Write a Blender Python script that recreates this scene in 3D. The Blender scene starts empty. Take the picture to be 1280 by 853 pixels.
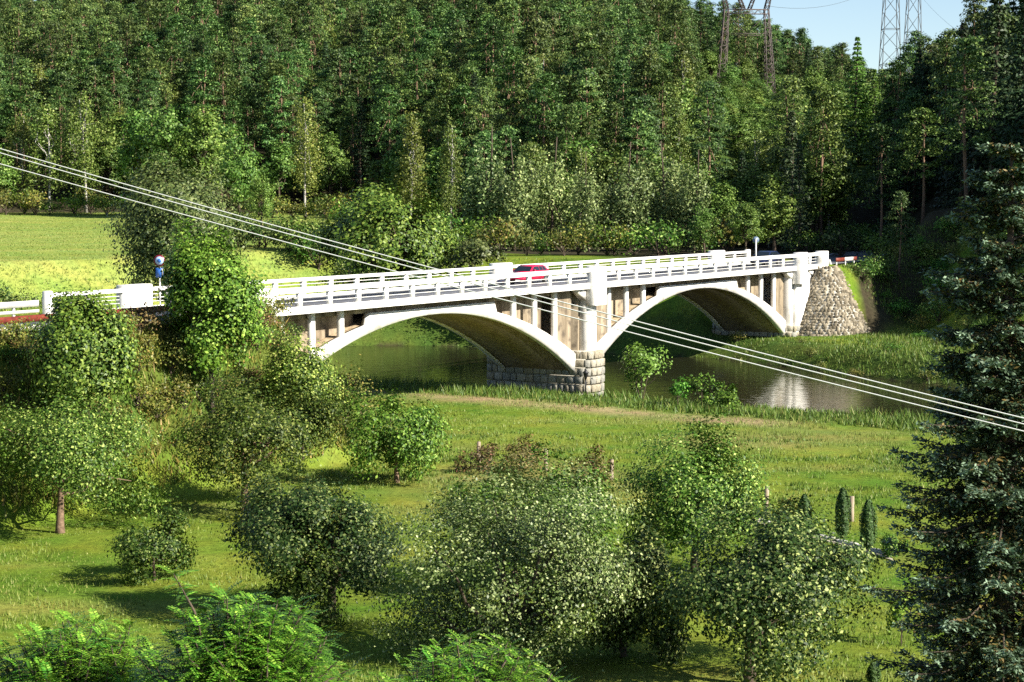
import bpy, math, time
import numpy as np
from mathutils import Vector, Matrix
T0 = time.time()
sc = bpy.context.scene
C = sc.collection
PI = math.pi
# ------------------------------------------------------------------ camera
H, F, PITCH = 14.3, 2400.0, 0.075
cam = bpy.data.cameras.new('camera'); cam.sensor_width = 36; cam.lens = F/1280*36
cam.clip_start = 0.5; cam.clip_end = 6000
co = bpy.data.objects.new('camera', cam); C.objects.link(co)
co.location = (0, 0, H); co.rotation_euler = (PI/2-PITCH, 0, 0); sc.camera = co
# ------------------------------------------------------------------ world and sun
SUN_AZ, SUN_EL = math.radians(60), math.radians(31)      # azimuth measured from behind the camera towards the right
sdir = Vector((math.sin(SUN_AZ)*math.cos(SUN_EL), -math.cos(SUN_AZ)*math.cos(SUN_EL), math.sin(SUN_EL)))
w = bpy.data.worlds.new('World'); sc.world = w; w.use_nodes = True
nt = w.node_tree; sky = nt.nodes.new('ShaderNodeTexSky'); sky.sky_type = 'NISHITA'; sky.sun_disc = False
sky.sun_elevation = SUN_EL; sky.sun_rotation = math.atan2(sdir.x, sdir.y); sky.air_density = 1.0; sky.dust_density = .9; sky.ozone_density = 1.0; sky.altitude = 1500
bg = nt.nodes['Background']; nt.links.new(sky.outputs[0], bg.inputs[0]); bg.inputs[1].default_value = 0.068
sl = bpy.data.lights.new('sun', 'SUN'); sl.energy = 5.0; sl.angle = math.radians(.5); sl.color = (1, .93, .80)
so = bpy.data.objects.new('sun', sl); C.objects.link(so); so.rotation_euler = sdir.to_track_quat('Z', 'Y').to_euler(); so.location = (60, -60, 80)
sc.view_settings.view_transform = 'Standard'; sc.view_settings.look = 'None'
sc.view_settings.exposure = 1.25; sc.view_settings.gamma = 1
sc.cycles.max_bounces = 6; sc.cycles.diffuse_bounces = 2; sc.cycles.glossy_bounces = 3; sc.cycles.transmission_bounces = 3
sc.cycles.use_denoising = False; sc.cycles.caustics_reflective = False; sc.cycles.caustics_refractive = False

# ------------------------------------------------------------------ helpers
def ray(px, py):
    a, b = (px-640)/F, (426.5-py)/F
    c, s = math.cos(PITCH), math.sin(PITCH)
    return np.array([a, c+b*s, b*c-s])
def at_y(px, py, Y):
    r = ray(px, py); k = Y/r[1]; return np.array([r[0]*k, Y, H+r[2]*k])
def proj(X, Y, Z):
    c, s = math.cos(PITCH), math.sin(PITCH); z = Z-H
    d = Y*c - z*s
    return 640+F*X/d, 426.5-F*(Y*s+z*c)/d
def tag(o, label=None, cat=None, group=None, kind=None):
    for k, v in (('label', label), ('category', cat), ('group', group), ('kind', kind)):
        if v: o[k] = v
    return o
def empty(name, loc, rz=0, **kw):
    o = bpy.data.objects.new(name, None); C.objects.link(o); o.location = loc; o.rotation_euler = (0, 0, rz)
    o.empty_display_size = .3
    return tag(o, **kw)
def link(name, me, parent=None, **kw):
    o = bpy.data.objects.new(name, me); C.objects.link(o)
    if parent is not None: o.parent = parent
    return tag(o, **kw)
def npmesh(name, V, Fc, mat, smooth=False, cols=None):
    """V (N,3); Fc (M,k) k=3 or 4, or a list of such arrays"""
    if not (isinstance(Fc, list) and len(Fc) and isinstance(Fc[0], np.ndarray) and Fc[0].ndim == 2): Fc = [np.asarray(Fc)]
    Fc = [np.asarray(f, dtype=np.int32) for f in Fc if len(f)]
    me = bpy.data.meshes.new(name); V = np.asarray(V, dtype=np.float32)
    me.vertices.add(len(V)); me.vertices.foreach_set('co', V.ravel())
    li = np.concatenate([f.ravel() for f in Fc]); tot = np.concatenate([np.full(len(f), f.shape[1], dtype=np.int32) for f in Fc])
    me.loops.add(len(li)); me.loops.foreach_set('vertex_index', li)
    me.polygons.add(len(tot)); me.polygons.foreach_set('loop_start', np.concatenate([[0], np.cumsum(tot)[:-1]]).astype(np.int32))
    me.polygons.foreach_set('loop_total', tot)
    if smooth: me.polygons.foreach_set('use_smooth', np.ones(len(tot), dtype=bool))
    me.update(calc_edges=True)
    if cols is not None:
        a = me.color_attributes.new('tint', 'FLOAT_COLOR', 'POINT')
        c4 = np.ones((len(V), 4), dtype=np.float32); c4[:, :cols.shape[1]] = cols
        a.data.foreach_set('color', c4.ravel())
    if mat is not None: me.materials.append(mat)
    return me
class MB:
    def __init__(s): s.v = []; s.q = []; s.t = []; s.n = 0
    def add(s, V, Q=(), T=()):
        s.v.append(np.asarray(V, float)); b = s.n
        if len(Q): s.q.append(np.asarray(Q)+b)
        if len(T): s.t.append(np.asarray(T)+b)
        s.n += len(V); return s
    def box(s, a, b):
        (x0, y0, z0), (x1, y1, z1) = a, b
        V = [(x0,y0,z0),(x1,y0,z0),(x1,y1,z0),(x0,y1,z0),(x0,y0,z1),(x1,y0,z1),(x1,y1,z1),(x0,y1,z1)]
        return s.add(V, [(0,3,2,1),(4,5,6,7),(0,1,5,4),(1,2,6,5),(2,3,7,6),(3,0,4,7)])
    def bbox(s, a, b, c=.03):       # box with chamfered vertical and top edges
        (x0, y0, z0), (x1, y1, z1) = a, b
        def ring(i, z): return [(x0+i+c,y0+i,z),(x1-i-c,y0+i,z),(x1-i,y0+i+c,z),(x1-i,y1-i-c,z),(x1-i-c,y1-i,z),(x0+i+c,y1-i,z),(x0+i,y1-i-c,z),(x0+i,y0+i+c,z)]
        V = ring(0, z0)+ring(0, z1-c)+ring(c, z1); Q = []
        for r in (0, 8):
            for k in range(8): Q.append((r+k, r+(k+1)%8, r+8+(k+1)%8, r+8+k))
        Q += [(16,17,18,23),(18,19,22,23),(19,20,21,22)]
        return s.add(V, Q)
    def beam(s, p, q, wd, ht=None):
        ht = ht or wd; p = np.array(p, float); q = np.array(q, float); d = q-p; L = np.linalg.norm(d); d /= L
        u = np.array([0, 0, 1.]) if abs(d[2]) < .95 else np.array([1., 0, 0])
        r = np.cross(d, u); r /= np.linalg.norm(r); u = np.cross(r, d)
        V = [e + r*wd/2*a + u*ht/2*b for e in (p, q) for a, b in ((-1,-1),(1,-1),(1,1),(-1,1))]
        return s.add(V, [(0,1,2,3),(7,6,5,4),(0,4,5,1),(1,5,6,2),(2,6,7,3),(3,7,4,0)])
    def tube(s, P, R, n=6, cap=True):
        P = np.asarray(P, float); R = np.broadcast_to(np.asarray(R, float), (len(P),))
        d = np.gradient(P, axis=0); d /= np.linalg.norm(d, axis=1)[:, None]+1e-9
        u = np.array([0, 0, 1.]) if abs(d[0][2]) < .8 else np.array([1., 0, 0])
        a = np.linspace(0, 2*PI, n, endpoint=False); V = []
        for i in range(len(P)):
            r = np.cross(d[i], u); r /= np.linalg.norm(r); u2 = np.cross(r, d[i])
            V.append(P[i] + R[i]*(np.cos(a)[:, None]*r + np.sin(a)[:, None]*u2))
        V = np.concatenate(V); k = np.arange(n); Q = []
        for i in range(len(P)-1):
            Q.append(np.stack([i*n+k, i*n+(k+1)%n, (i+1)*n+(k+1)%n, (i+1)*n+k], 1))
        s.add(V, np.concatenate(Q))
        if cap:
            m = s.n-len(V); e = s.n-n
            s.t.append(np.array([(e, e+j, e+j+1) for j in range(1, n-1)])); s.t.append(np.array([(m, m+j+1, m+j) for j in range(1, n-1)]))
        return s
    def prism(s, poly, axis_len0, axis_len1, f):
        """poly: list of 2D pts (ordered), f(u,v,w)->xyz; triangulated as fan from strips by caller"""
        n = len(poly); V = [f(u, v, axis_len0) for u, v in poly]+[f(u, v, axis_len1) for u, v in poly]
        Q = [(i, (i+1)%n, n+(i+1)%n, n+i) for i in range(n)]
        return s.add(V, Q)
    def mesh(s, name, mat, smooth=False):
        F_ = []
        if s.q: F_.append(np.concatenate(s.q))
        if s.t: F_.append(np.concatenate(s.t))
        return npmesh(name, np.concatenate(s.v), F_, mat, smooth)
    def obj(s, name, mat, parent=None, smooth=False, **kw):
        return link(name, s.mesh(name, mat, smooth), parent, **kw)

_G = np.random.default_rng(5).random((64, 64, 4))
def vnoise(x, y, sc_=1.0, ch=0):
    x = np.asarray(x)/sc_; y = np.asarray(y)/sc_
    i = np.floor(x).astype(int); j = np.floor(y).astype(int); fx = x-i; fy = y-j
    fx = fx*fx*(3-2*fx); fy = fy*fy*(3-2*fy); g = _G[:, :, ch]
    a = g[i % 64, j % 64]; b = g[(i+1) % 64, j % 64]; c = g[i % 64, (j+1) % 64]; d = g[(i+1) % 64, (j+1) % 64]
    return (a*(1-fx)+b*fx)*(1-fy)+(c*(1-fx)+d*fx)*fy
def fbm(x, y, s, ch=0): return (vnoise(x, y, s, ch)+.5*vnoise(x+17, y+5, s/2.1, ch)+.25*vnoise(x+3, y+31, s/4.3, ch))/1.75
def sstep(a, b, x): t = np.clip((x-a)/(b-a), 0, 1); return t*t*(3-2*t)

# ------------------------------------------------------------------ materials
def newmat(name):
    m = bpy.data.materials.new(name); m.use_nodes = True
    return m, m.node_tree, m.node_tree.nodes['Principled BSDF']
def mat_plain(name, col, rough=.6, metal=0, spec=.5):
    m, n, b = newmat(name); b.inputs['Base Color'].default_value = (*col, 1); b.inputs['Roughness'].default_value = rough
    b.inputs['Metallic'].default_value = metal; b.inputs['Specular IOR Level'].default_value = spec
    return m
def mat_noise(name, c1, c2, scale=2, rough=.85, detail=6, bump=.0, c3=None, scale3=12, streak=False, spec=.3, dist=.02):
    m, n, b = newmat(name); N = n.nodes; Lk = n.links.new
    tc = N.new('ShaderNodeTexCoord'); mp = N.new('ShaderNodeMapping'); Lk(tc.outputs['Object'], mp.inputs[0])
    if streak: mp.inputs['Scale'].default_value = (1, 1, .18)
    t = N.new('ShaderNodeTexNoise'); t.inputs['Scale'].default_value = scale; t.inputs['Detail'].default_value = detail; t.inputs['Roughness'].default_value = .65
    Lk(mp.outputs[0], t.inputs['Vector'])
    r = N.new('ShaderNodeValToRGB'); r.color_ramp.elements[0].position = .36; r.color_ramp.elements[1].position = .64
    r.color_ramp.elements[0].color = (*c1, 1); r.color_ramp.elements[1].color = (*c2, 1); Lk(t.outputs[0], r.inputs[0])
    out = r.outputs[0]
    if c3 is not None:
        t3 = N.new('ShaderNodeTexNoise'); t3.inputs['Scale'].default_value = scale3; t3.inputs['Detail'].default_value = 4; Lk(tc.outputs['Object'], t3.inputs['Vector'])
        r3 = N.new('ShaderNodeValToRGB'); r3.color_ramp.elements[0].position = .52; r3.color_ramp.elements[1].position = .7; Lk(t3.outputs[0], r3.inputs[0])
        mx = N.new('ShaderNodeMix'); mx.data_type = 'RGBA'; Lk(r3.outputs[0], mx.inputs['Factor']); Lk(out, mx.inputs['A']); mx.inputs['B'].default_value = (*c3, 1); out = mx.outputs['Result']
    Lk(out, b.inputs['Base Color']); b.inputs['Roughness'].default_value = rough; b.inputs['Specular IOR Level'].default_value = spec
    if bump:
        bp = N.new('ShaderNodeBump'); bp.inputs['Strength'].default_value = bump; bp.inputs['Distance'].default_value = dist
        Lk(t.outputs[0], bp.inputs['Height']); Lk(bp.outputs[0], b.inputs['Normal'])
    return m
def mat_leaf(name, c1, c2, rough=.45, trans=.22, spec=.5, vary=.35, c3=None, c3p=.8):
    spec *= .6; trans *= .4
    m, n, b = newmat(name); N = n.nodes; Lk = n.links.new
    g = N.new('ShaderNodeNewGeometry'); oi = N.new('ShaderNodeObjectInfo')
    r = N.new('ShaderNodeValToRGB'); e = r.color_ramp.elements; e[0].color = (*c1, 1); e[1].color = (*c2, 1)
    if c3: x = e.new(c3p); x.color = (*c2, 1); e[2].color = (*c3, 1)
    Lk(g.outputs['Random Per Island'], r.inputs[0])
    mr = N.new('ShaderNodeMapRange'); mr.inputs['To Min'].default_value = 1-vary; mr.inputs['To Max'].default_value = 1+vary; Lk(oi.outputs['Random'], mr.inputs['Value'])
    hs = N.new('ShaderNodeHueSaturation'); Lk(r.outputs[0], hs.inputs['Color']); Lk(mr.outputs[0], hs.inputs['Value'])
    mh = N.new('ShaderNodeMath'); mh.operation = 'MULTIPLY_ADD'; mh.inputs[1].default_value = .05*vary/.35; mh.inputs[2].default_value = .5-.025*vary/.35
    fr = N.new('ShaderNodeMath'); fr.operation = 'FRACT'; m7 = N.new('ShaderNodeMath'); m7.operation = 'MULTIPLY'; m7.inputs[1].default_value = 7.13
    Lk(oi.outputs['Random'], m7.inputs[0]); Lk(m7.outputs[0], fr.inputs[0]); Lk(fr.outputs[0], mh.inputs[0]); Lk(mh.outputs[0], hs.inputs['Hue'])
    Lk(hs.outputs[0], b.inputs['Base Color']); b.inputs['Roughness'].default_value = rough; b.inputs['Specular IOR Level'].default_value = spec
    if trans:
        tr = N.new('ShaderNodeBsdfTranslucent'); Lk(hs.outputs[0], tr.inputs[0])
        mx = N.new('ShaderNodeMixShader'); mx.inputs[0].default_value = trans
        Lk(b.outputs[0], mx.inputs[1]); Lk(tr.outputs[0], mx.inputs[2]); Lk(mx.outputs[0], N['Material Output'].inputs[0])
    return m
M = {}
M['white'] = mat_noise('white_painted_concrete', (.62,.60,.57), (.82,.81,.78), 1.6, .8, bump=.1, streak=True, c3=(.5,.47,.42), scale3=.9)
M['whiteclean'] = mat_noise('white_paint', (.72,.71,.69), (.84,.83,.81), 1.2, .75, c3=(.66,.64,.6), scale3=1.6)
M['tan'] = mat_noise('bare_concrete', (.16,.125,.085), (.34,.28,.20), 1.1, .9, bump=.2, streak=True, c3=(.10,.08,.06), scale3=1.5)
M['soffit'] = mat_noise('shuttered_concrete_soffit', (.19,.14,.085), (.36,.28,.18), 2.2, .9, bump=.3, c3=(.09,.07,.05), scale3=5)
M['stone'] = [mat_noise('granite_block_%s' % k, a, b_, 3.5, .9, bump=.7, c3=c, scale3=8, dist=.05) for k, a, b_, c in
              (('pale', (.30,.28,.22), (.44,.41,.34), (.15,.13,.10)), ('buff', (.24,.21,.15), (.38,.34,.26), (.12,.10,.07)), ('grey', (.20,.20,.18), (.33,.32,.28), (.10,.10,.09)))]
M['mortar'] = mat_noise('stone_core', (.34,.32,.27), (.48,.46,.40), 4, .95)
M['rubble'] = mat_leaf('rubble_stone', (.10,.085,.06), (.31,.27,.20), rough=.9, trans=0, spec=.2, vary=.0)
M['asphalt'] = mat_noise('asphalt', (.085,.09,.105), (.12,.125,.145), 3, .8, c3=(.10,.10,.11), scale3=.5)
M['line'] = mat_noise('road_marking_paint', (.6,.6,.58), (.8,.8,.78), 6, .7)
M['footway'] = mat_noise('footway_asphalt', (.10,.105,.12), (.15,.155,.165), 3, .85)
M['kerb'] = mat_noise('kerb_concrete', (.36,.35,.33), (.5,.49,.46), 3, .85)
M['bark'] = mat_noise('grey_brown_bark', (.045,.033,.025), (.12,.09,.065), 8, .9, bump=.6)
M['applebark'] = mat_noise('reddish_orchard_bark', (.09,.055,.035), (.22,.15,.10), 7, .9, bump=.6)
M['birchbark'] = mat_noise('white_birch_bark', (.25,.23,.2), (.62,.60,.55), 3, .8, c3=(.06,.05,.05), scale3=5)
M['wood'] = mat_noise('weathered_post_wood', (.22,.17,.12), (.40,.33,.25), 5, .9, bump=.4, streak=True)
M['redsteel'] = mat_noise('red_painted_steel', (.13,.022,.014), (.22,.045,.028), 2, .6, c3=(.10,.02,.02), scale3=3)
M['galv'] = mat_noise('pale_guardrail_steel', (.55,.54,.52), (.72,.71,.69), 2, .5)
M['darksteel'] = mat_noise('dark_lattice_steel', (.06,.05,.05), (.13,.10,.09), 2, .7)
M['bluesteel'] = mat_noise('far_lattice_steel', (.05,.06,.065), (.09,.10,.11), 2, .6)
M['black'] = mat_plain('black_iron', (.012,.012,.014), .5)
M['wire'] = mat_plain('aluminium_cable', (.72,.72,.70), .45, .0, .6)
M['redcar'] = mat_plain('red_car_paint', (.62,.01,.06), .25); M['redcar'].node_tree.nodes['Principled BSDF'].inputs['Coat Weight'].default_value = .6
M['bluecar'] = mat_plain('dark_blue_car_paint', (.012,.02,.06), .25); M['whitecar'] = mat_plain('white_car_paint', (.75,.75,.74), .3)
M['glass'] = mat_plain('car_glass', (.012,.018,.025), .06, 0, .8)
M['tyre'] = mat_plain('tyre_rubber', (.015,.015,.015), .85); M['rim'] = mat_plain('wheel_rim', (.5,.5,.5), .35, .8)
M['lamp'] = mat_plain('headlight_lens', (.75,.75,.72), .15); M['tail'] = mat_plain('tail_light_lens', (.35,.01,.01), .25)
M['signblue'] = mat_plain('sign_blue', (.03,.12,.42), .4); M['signred'] = mat_plain('sign_red', (.14,.012,.02), .4); M['signpale'] = mat_plain('sign_pale_blue', (.35,.5,.7), .4)
M['signgrey'] = mat_plain('sign_back_grey_blue', (.12,.17,.25), .5)
def pine_bark():
    m, n, b = newmat('scots_pine_bark'); N = n.nodes; Lk = n.links.new
    tc = N.new('ShaderNodeTexCoord'); sx = N.new('ShaderNodeSeparateXYZ'); Lk(tc.outputs['Object'], sx.inputs[0])
    mr = N.new('ShaderNodeMapRange'); mr.inputs['From Min'].default_value = 3; mr.inputs['From Max'].default_value = 9; Lk(sx.outputs[2], mr.inputs[0])
    mx = N.new('ShaderNodeMix'); mx.data_type = 'RGBA'; mx.inputs['A'].default_value = (.13,.08,.055,1); mx.inputs['B'].default_value = (.30,.185,.12,1); Lk(mr.outputs[0], mx.inputs['Factor'])
    t = N.new('ShaderNodeTexNoise'); t.inputs['Scale'].default_value = 6; Lk(tc.outputs['Object'], t.inputs[0])
    m2 = N.new('ShaderNodeMix'); m2.data_type = 'RGBA'; m2.blend_type = 'MULTIPLY'; m2.inputs['Factor'].default_value = .6; Lk(mx.outputs['Result'], m2.inputs['A']); Lk(t.outputs[0], m2.inputs['B'])
    Lk(m2.outputs['Result'], b.inputs['Base Color']); b.inputs['Roughness'].default_value = .9; return m
M['pinebark'] = pine_bark()
L = {}
L['apple'] = mat_leaf('apple_leaves', (.016,.048,.006), (.072,.135,.014), c3p=.72, c3=(.32,.40,.10), rough=.5, spec=.35)
L['bright'] = mat_leaf('bright_green_leaves', (.024,.078,.007), (.085,.18,.018), c3p=.74, c3=(.26,.40,.07), rough=.5, spec=.35)
L['grey'] = mat_leaf('silvery_leaves', (.035,.062,.011), (.130,.165,.042), c3p=.66, c3=(.42,.45,.20), rough=.45, spec=.5)
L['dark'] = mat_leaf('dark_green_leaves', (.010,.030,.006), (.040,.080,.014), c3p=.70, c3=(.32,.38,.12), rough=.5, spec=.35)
L['olive'] = mat_leaf('olive_scrub_leaves', (.060,.088,.013), (.155,.165,.028), c3=(.30,.23,.06), rough=.5)
L['rust'] = mat_leaf('rusty_bramble_leaves', (.09,.09,.025), (.20,.15,.05), c3=(.28,.14,.07), rough=.6)
L['broad'] = mat_leaf('woodland_broad_leaves', (.032,.082,.010), (.105,.185,.026), c3p=.72, c3=(.26,.36,.09), rough=.55, vary=.3)
L['bush'] = mat_leaf('rounded_bush_leaves', (.030,.070,.008), (.105,.165,.018), c3p=.7, c3=(.26,.33,.06), rough=.5, vary=.1)
L['aspen'] = mat_leaf('aspen_leaves', (.05,.10,.026), (.16,.23,.07), c3p=.65, c3=(.36,.44,.18), rough=.5, vary=.25)
L['birch'] = mat_leaf('birch_leaves', (.06,.11,.014), (.17,.22,.04), c3=(.28,.31,.09), rough=.5, vary=.25)
L['willow'] = mat_leaf('willow_leaves', (.035,.060,.014), (.11,.14,.035), c3=(.22,.25,.09), rough=.5, vary=.2)
L['pine'] = mat_leaf('pine_needles', (.020,.052,.010), (.072,.130,.026), c3p=.74, c3=(.20,.28,.07), rough=.55, trans=.08, vary=.4)
L['fir'] = mat_leaf('spruce_needles', (.018,.04,.016), (.05,.085,.03), rough=.55, trans=.05, vary=.3)
L['larch'] = mat_leaf('larch_needles', (.07,.16,.02), (.16,.28,.045), rough=.5, trans=.2, vary=.2)
L['locust'] = mat_leaf('locust_leaflets', (.045,.16,.010), (.13,.31,.025), c3=(.28,.46,.06), rough=.45, trans=.45, vary=.25)
L['cypress'] = mat_leaf('cypress_scales', (.022,.055,.012), (.055,.11,.02), rough=.6, trans=.05, vary=.15)
L['reed'] = mat_leaf('bank_grass', (.045,.10,.012), (.12,.19,.028), c3=(.24,.23,.07), rough=.5, trans=.25, vary=0)
L['grass'] = mat_leaf('meadow_grass_blades', (.085,.145,.018), (.175,.225,.040), c3=(.29,.29,.09), rough=.55, trans=.25, vary=0)

# ------------------------------------------------------------------ bridge frame and terrain
BX, BY, BA = -13.84, 109.66, 0.529
DX, DY = math.sin(BA), math.cos(BA)                # along the bridge
NX, NY = math.cos(BA), -math.sin(BA)               # outward (towards the viewer's right)
BW = 8.4; ZR = 8.99; ZD = 7.70
def sn(X, Y): return (X-BX)*DX+(Y-BY)*DY, (X-BX)*NX+(Y-BY)*NY
def bw(s, n): return BX+DX*s+NX*n, BY+DY*s+NY*n
river = np.array([(-160,158,8),(-70,156,8),(-44,158,9),(-12,173,19),(6,162,19),(23,143,13.5),(34,134,12),(70,118,12),(160,80,14)], float)
ROAD = [bw(-110,-4.2), bw(-60,-4.2), bw(0,-4.2), bw(88,-4.2), bw(94,-4.2), (34.2,201.5), (37.5,212), (40.5,224), (46,234), (50,239)]
def polydist(X, Y, P, W_=None):
    best = np.full(np.shape(X), 1e9); wv = np.zeros(np.shape(X)); side = np.zeros(np.shape(X))
    for i in range(len(P)-1):
        a, b = P[i], P[i+1]; dx, dy = b[0]-a[0], b[1]-a[1]; l2 = dx*dx+dy*dy
        t = np.clip(((X-a[0])*dx+(Y-a[1])*dy)/l2, 0, 1)
        d = np.hypot(X-a[0]-t*dx, Y-a[1]-t*dy); m = d < best
        best = np.where(m, d, best)
        if W_ is not None: wv = np.where(m, W_[i]*(1-t)+W_[i+1]*t, wv)
        side = np.where(m, np.sign(dx*(Y-a[1])-dy*(X-a[0])), side)
    return best, wv, side
WATER = -0.6
def terrain(X, Y):
    X = np.asarray(X, float); Y = np.asarray(Y, float)
    s, n = sn(X, Y)
    dr, wr, side = polydist(X, Y, river[:, :2], river[:, 2])
    D = dr-wr; far = side > 0
    fld = 7.5+4.4*np.clip((Y-165)/135, 0, 1)*sstep(5, -30, X)
    Y0 = 300-50*sstep(-30, 8, X)
    slp = .25-.062*sstep(12, 42, X)
    hill = fld+np.where(Y > Y0, slp*(np.minimum(Y, 410)-Y0), 0)+.075*np.clip(Y-410, 0, 150)
    hill = hill-.42*np.clip(X-.108*Y, 0, 70)*sstep(300, 420, Y)+.9*fbm(X, Y, 22, 1)-.5
    xr = 39+9*sstep(205, 225, Y)
    hr = .95*np.clip(X-xr, 0, 45)*sstep(150, 172, Y)*(1-sstep(245, 310, Y))
    # near side: meadow with the road embankment on the left
    ns = s+2.5
    zl = 7.8-np.hypot(np.maximum(n-.6, 0)*1.2, np.maximum(ns, 0)*2)
    near = np.maximum(zl, 0+.35*(fbm(X, Y, 9, 0)-.5))
    near = near+sstep(46, 12, Y)*5.0
    zr_ = 7.8-np.hypot(np.maximum(n-.6, 0)*.9, np.maximum(86.5-s, 0)*2)
    front = np.maximum(zr_, .9+.05*np.clip(D, 0, 40))
    behind = hill
    fz = front+(behind-front)*sstep(-7.5, -14, n)
    fz = np.where(far, np.maximum(fz, front), 0)+hr
    base = np.where(far, fz, near)
    bank = WATER-1.2+np.maximum(D+1.6, 0)*np.where(far, .62, .75)
    base = np.minimum(base, np.where(D < 14, bank, 1e3))
    # level ground under the road
    rd, _, _ = polydist(X, Y, ROAD)
    onbr = (s > -1) & (s < 87.5)
    k = np.where(onbr, 0, 1-sstep(4.9, 8.5, rd))
    base = base*(1-k)+(ZD-.13)*k
    base = base-2.0*sstep(60, 0, D)*0
    return base, D, far, s, n, rd
def tz(x, y): return float(terrain(np.array([x]), np.array([y]))[0][0])
_YY = np.arange(16, 640, .4)
def hit(px, py):
    r = ray(px, py); X = r[0]/r[1]*_YY; Z = H+r[2]/r[1]*_YY
    h = terrain(X, _YY)[0]; i = int(np.argmax(Z < h)); return X[i], _YY[i], h[i]

# ------------------------------------------------------------------ ground sheet
def grid(edges):
    out = []
    for a, b, st in edges: out.append(np.arange(a, b, st))
    return np.concatenate(out+[[edges[-1][1]]])
gx = grid([(-2400,-600,300),(-600,-200,40),(-200,-70,6),(-70,75,.9),(75,200,6),(200,600,40),(600,2400,300)])
gy = grid([(-400,-20,40),(-20,40,6),(40,230,.9),(230,330,2),(330,620,6),(620,1200,60),(1200,4800,400)])
GX, GY = np.meshgrid(gx, gy)
h, D, far, s_, n_, rd = terrain(GX, GY)
lawn1 = np.array([.085,.165,.014]); lawn2 = np.array([.19,.235,.030]); dry = np.array([.26,.235,.08]); wild = np.array([.06,.10,.018]); soil = np.array([.045,.04,.022]); sand = np.array([.36,.27,.15]); mud = np.array([.05,.042,.025])
def mixc(a, b, t): return a*(1-t[..., None])+b*t[..., None]
nf = .6*fbm(GX, GY, 6, 0)+.4*vnoise(GX, GY, 1.3, 2); n2 = fbm(GX, GY, 19, 2); n3 = fbm(GX*.4, GY*1.6, 5, 3)
col = mixc(np.broadcast_to(lawn1, GX.shape+(3,)), lawn2, np.clip((nf-.3)*2.2, 0, 1))
col = mixc(col, dry, sstep(.56, .8, n2)*.7*sstep(80, 100, GY)*(~far)+.3*sstep(.55, .75, n3)*(~far))
col = mixc(col, sand, (~far)*sstep(6.2, 7.4, D)*(1-sstep(9, 12, D))*sstep(-14, -6, GX)*(1-sstep(14, 21, GX))*np.clip(nf*1.7, 0, 1)*.9)
emb = (~far)*(n_ > 0)*sstep(.6, 2.5, h)*(GY > 50)
col = mixc(col, wild, emb*.85)
col = mixc(col, wild, ((D < 6) & (D > -.5))*.9)
forest = np.where(far, sstep(0, 3, GY-(296-82*sstep(-30, 5, GX))), 0)+far*sstep(-8, 0, GX-.12*GY+10)*(GY > 205)
forest = np.clip(forest+far*(GX > 33)*(GY > 160)*sstep(.5, 3, n_*-1+9)+far*sstep(52, 60, GX)*(GY > 225), 0, 1)
col = mixc(col, soil, forest)
clr = (np.abs(640+F*GX/np.maximum(GY, 50)-990) < 150)*(GY > 285)*(GY < 455); col = mixc(col, wild*.9, clr*1.0)
col = mixc(col, wild*.7, far*sstep(50, 56, GX)*(GY > 140)*(GY <= 225))
col = mixc(col, mud, (D < .15)*1.0)
# the field on the left far side: bright, with drier streaks
fieldm = far*(1-forest)*(GY > 160)*sstep(-14, -24, GX)
fc = mixc(np.broadcast_to(np.array([.20,.275,.050]), GX.shape+(3,)), np.array([.29,.335,.085]), np.clip((n3-.3)*1.8, 0, 1))
col = col*(1-fieldm[..., None])+fc*fieldm[..., None]
V = np.stack([GX.ravel(), GY.ravel(), h.ravel()], 1)
nx, ny = len(gx), len(gy); I, J = np.meshgrid(np.arange(nx-1), np.arange(ny-1)); k = (J*nx+I).ravel()
Fq = np.stack([k, k+1, k+1+nx, k+nx], 1)
def ground_mat():
    m, n, b = newmat('ground_cover'); N = n.nodes; Lk = n.links.new
    at = N.new('ShaderNodeAttribute'); at.attribute_name = 'tint'
    g = N.new('ShaderNodeNewGeometry')
    t = N.new('ShaderNodeTexNoise'); t.inputs['Scale'].default_value = 2.6; t.inputs['Detail'].default_value = 8; t.inputs['Roughness'].default_value = .75; Lk(g.outputs['Position'], t.inputs['Vector'])
    t2 = N.new('ShaderNodeTexNoise'); t2.inputs['Scale'].default_value = .33; t2.inputs['Detail'].default_value = 4; Lk(g.outputs['Position'], t2.inputs['Vector'])
    mr = N.new('ShaderNodeMapRange'); mr.inputs['From Min'].default_value = .3; mr.inputs['From Max'].default_value = .7; mr.inputs['To Min'].default_value = .55; mr.inputs['To Max'].default_value = 1.35; Lk(t.outputs[0], mr.inputs[0])
    m2 = N.new('ShaderNodeMapRange'); m2.inputs['From Min'].default_value = .3; m2.inputs['From Max'].default_value = .7; m2.inputs['To Min'].default_value = .47; m2.inputs['To Max'].default_value = .52; Lk(t2.outputs[0], m2.inputs[0])
    hs = N.new('ShaderNodeHueSaturation'); Lk(at.outputs['Color'], hs.inputs['Color']); Lk(mr.outputs[0], hs.inputs['Value']); Lk(m2.outputs[0], hs.inputs['Hue'])
    Lk(hs.outputs[0], b.inputs['Base Color']); b.inputs['Roughness'].default_value = .95; b.inputs['Specular IOR Level'].default_value = .1
    bp = N.new('ShaderNodeBump'); bp.inputs['Strength'].default_value = .8; bp.inputs['Distance'].default_value = .12; Lk(t.outputs[0], bp.inputs['Height']); Lk(bp.outputs[0], b.inputs['Normal'])
    return m
link('ground', npmesh('ground', V, Fq, ground_mat(), True, col.reshape(-1, 3)), kind='structure')
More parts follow.
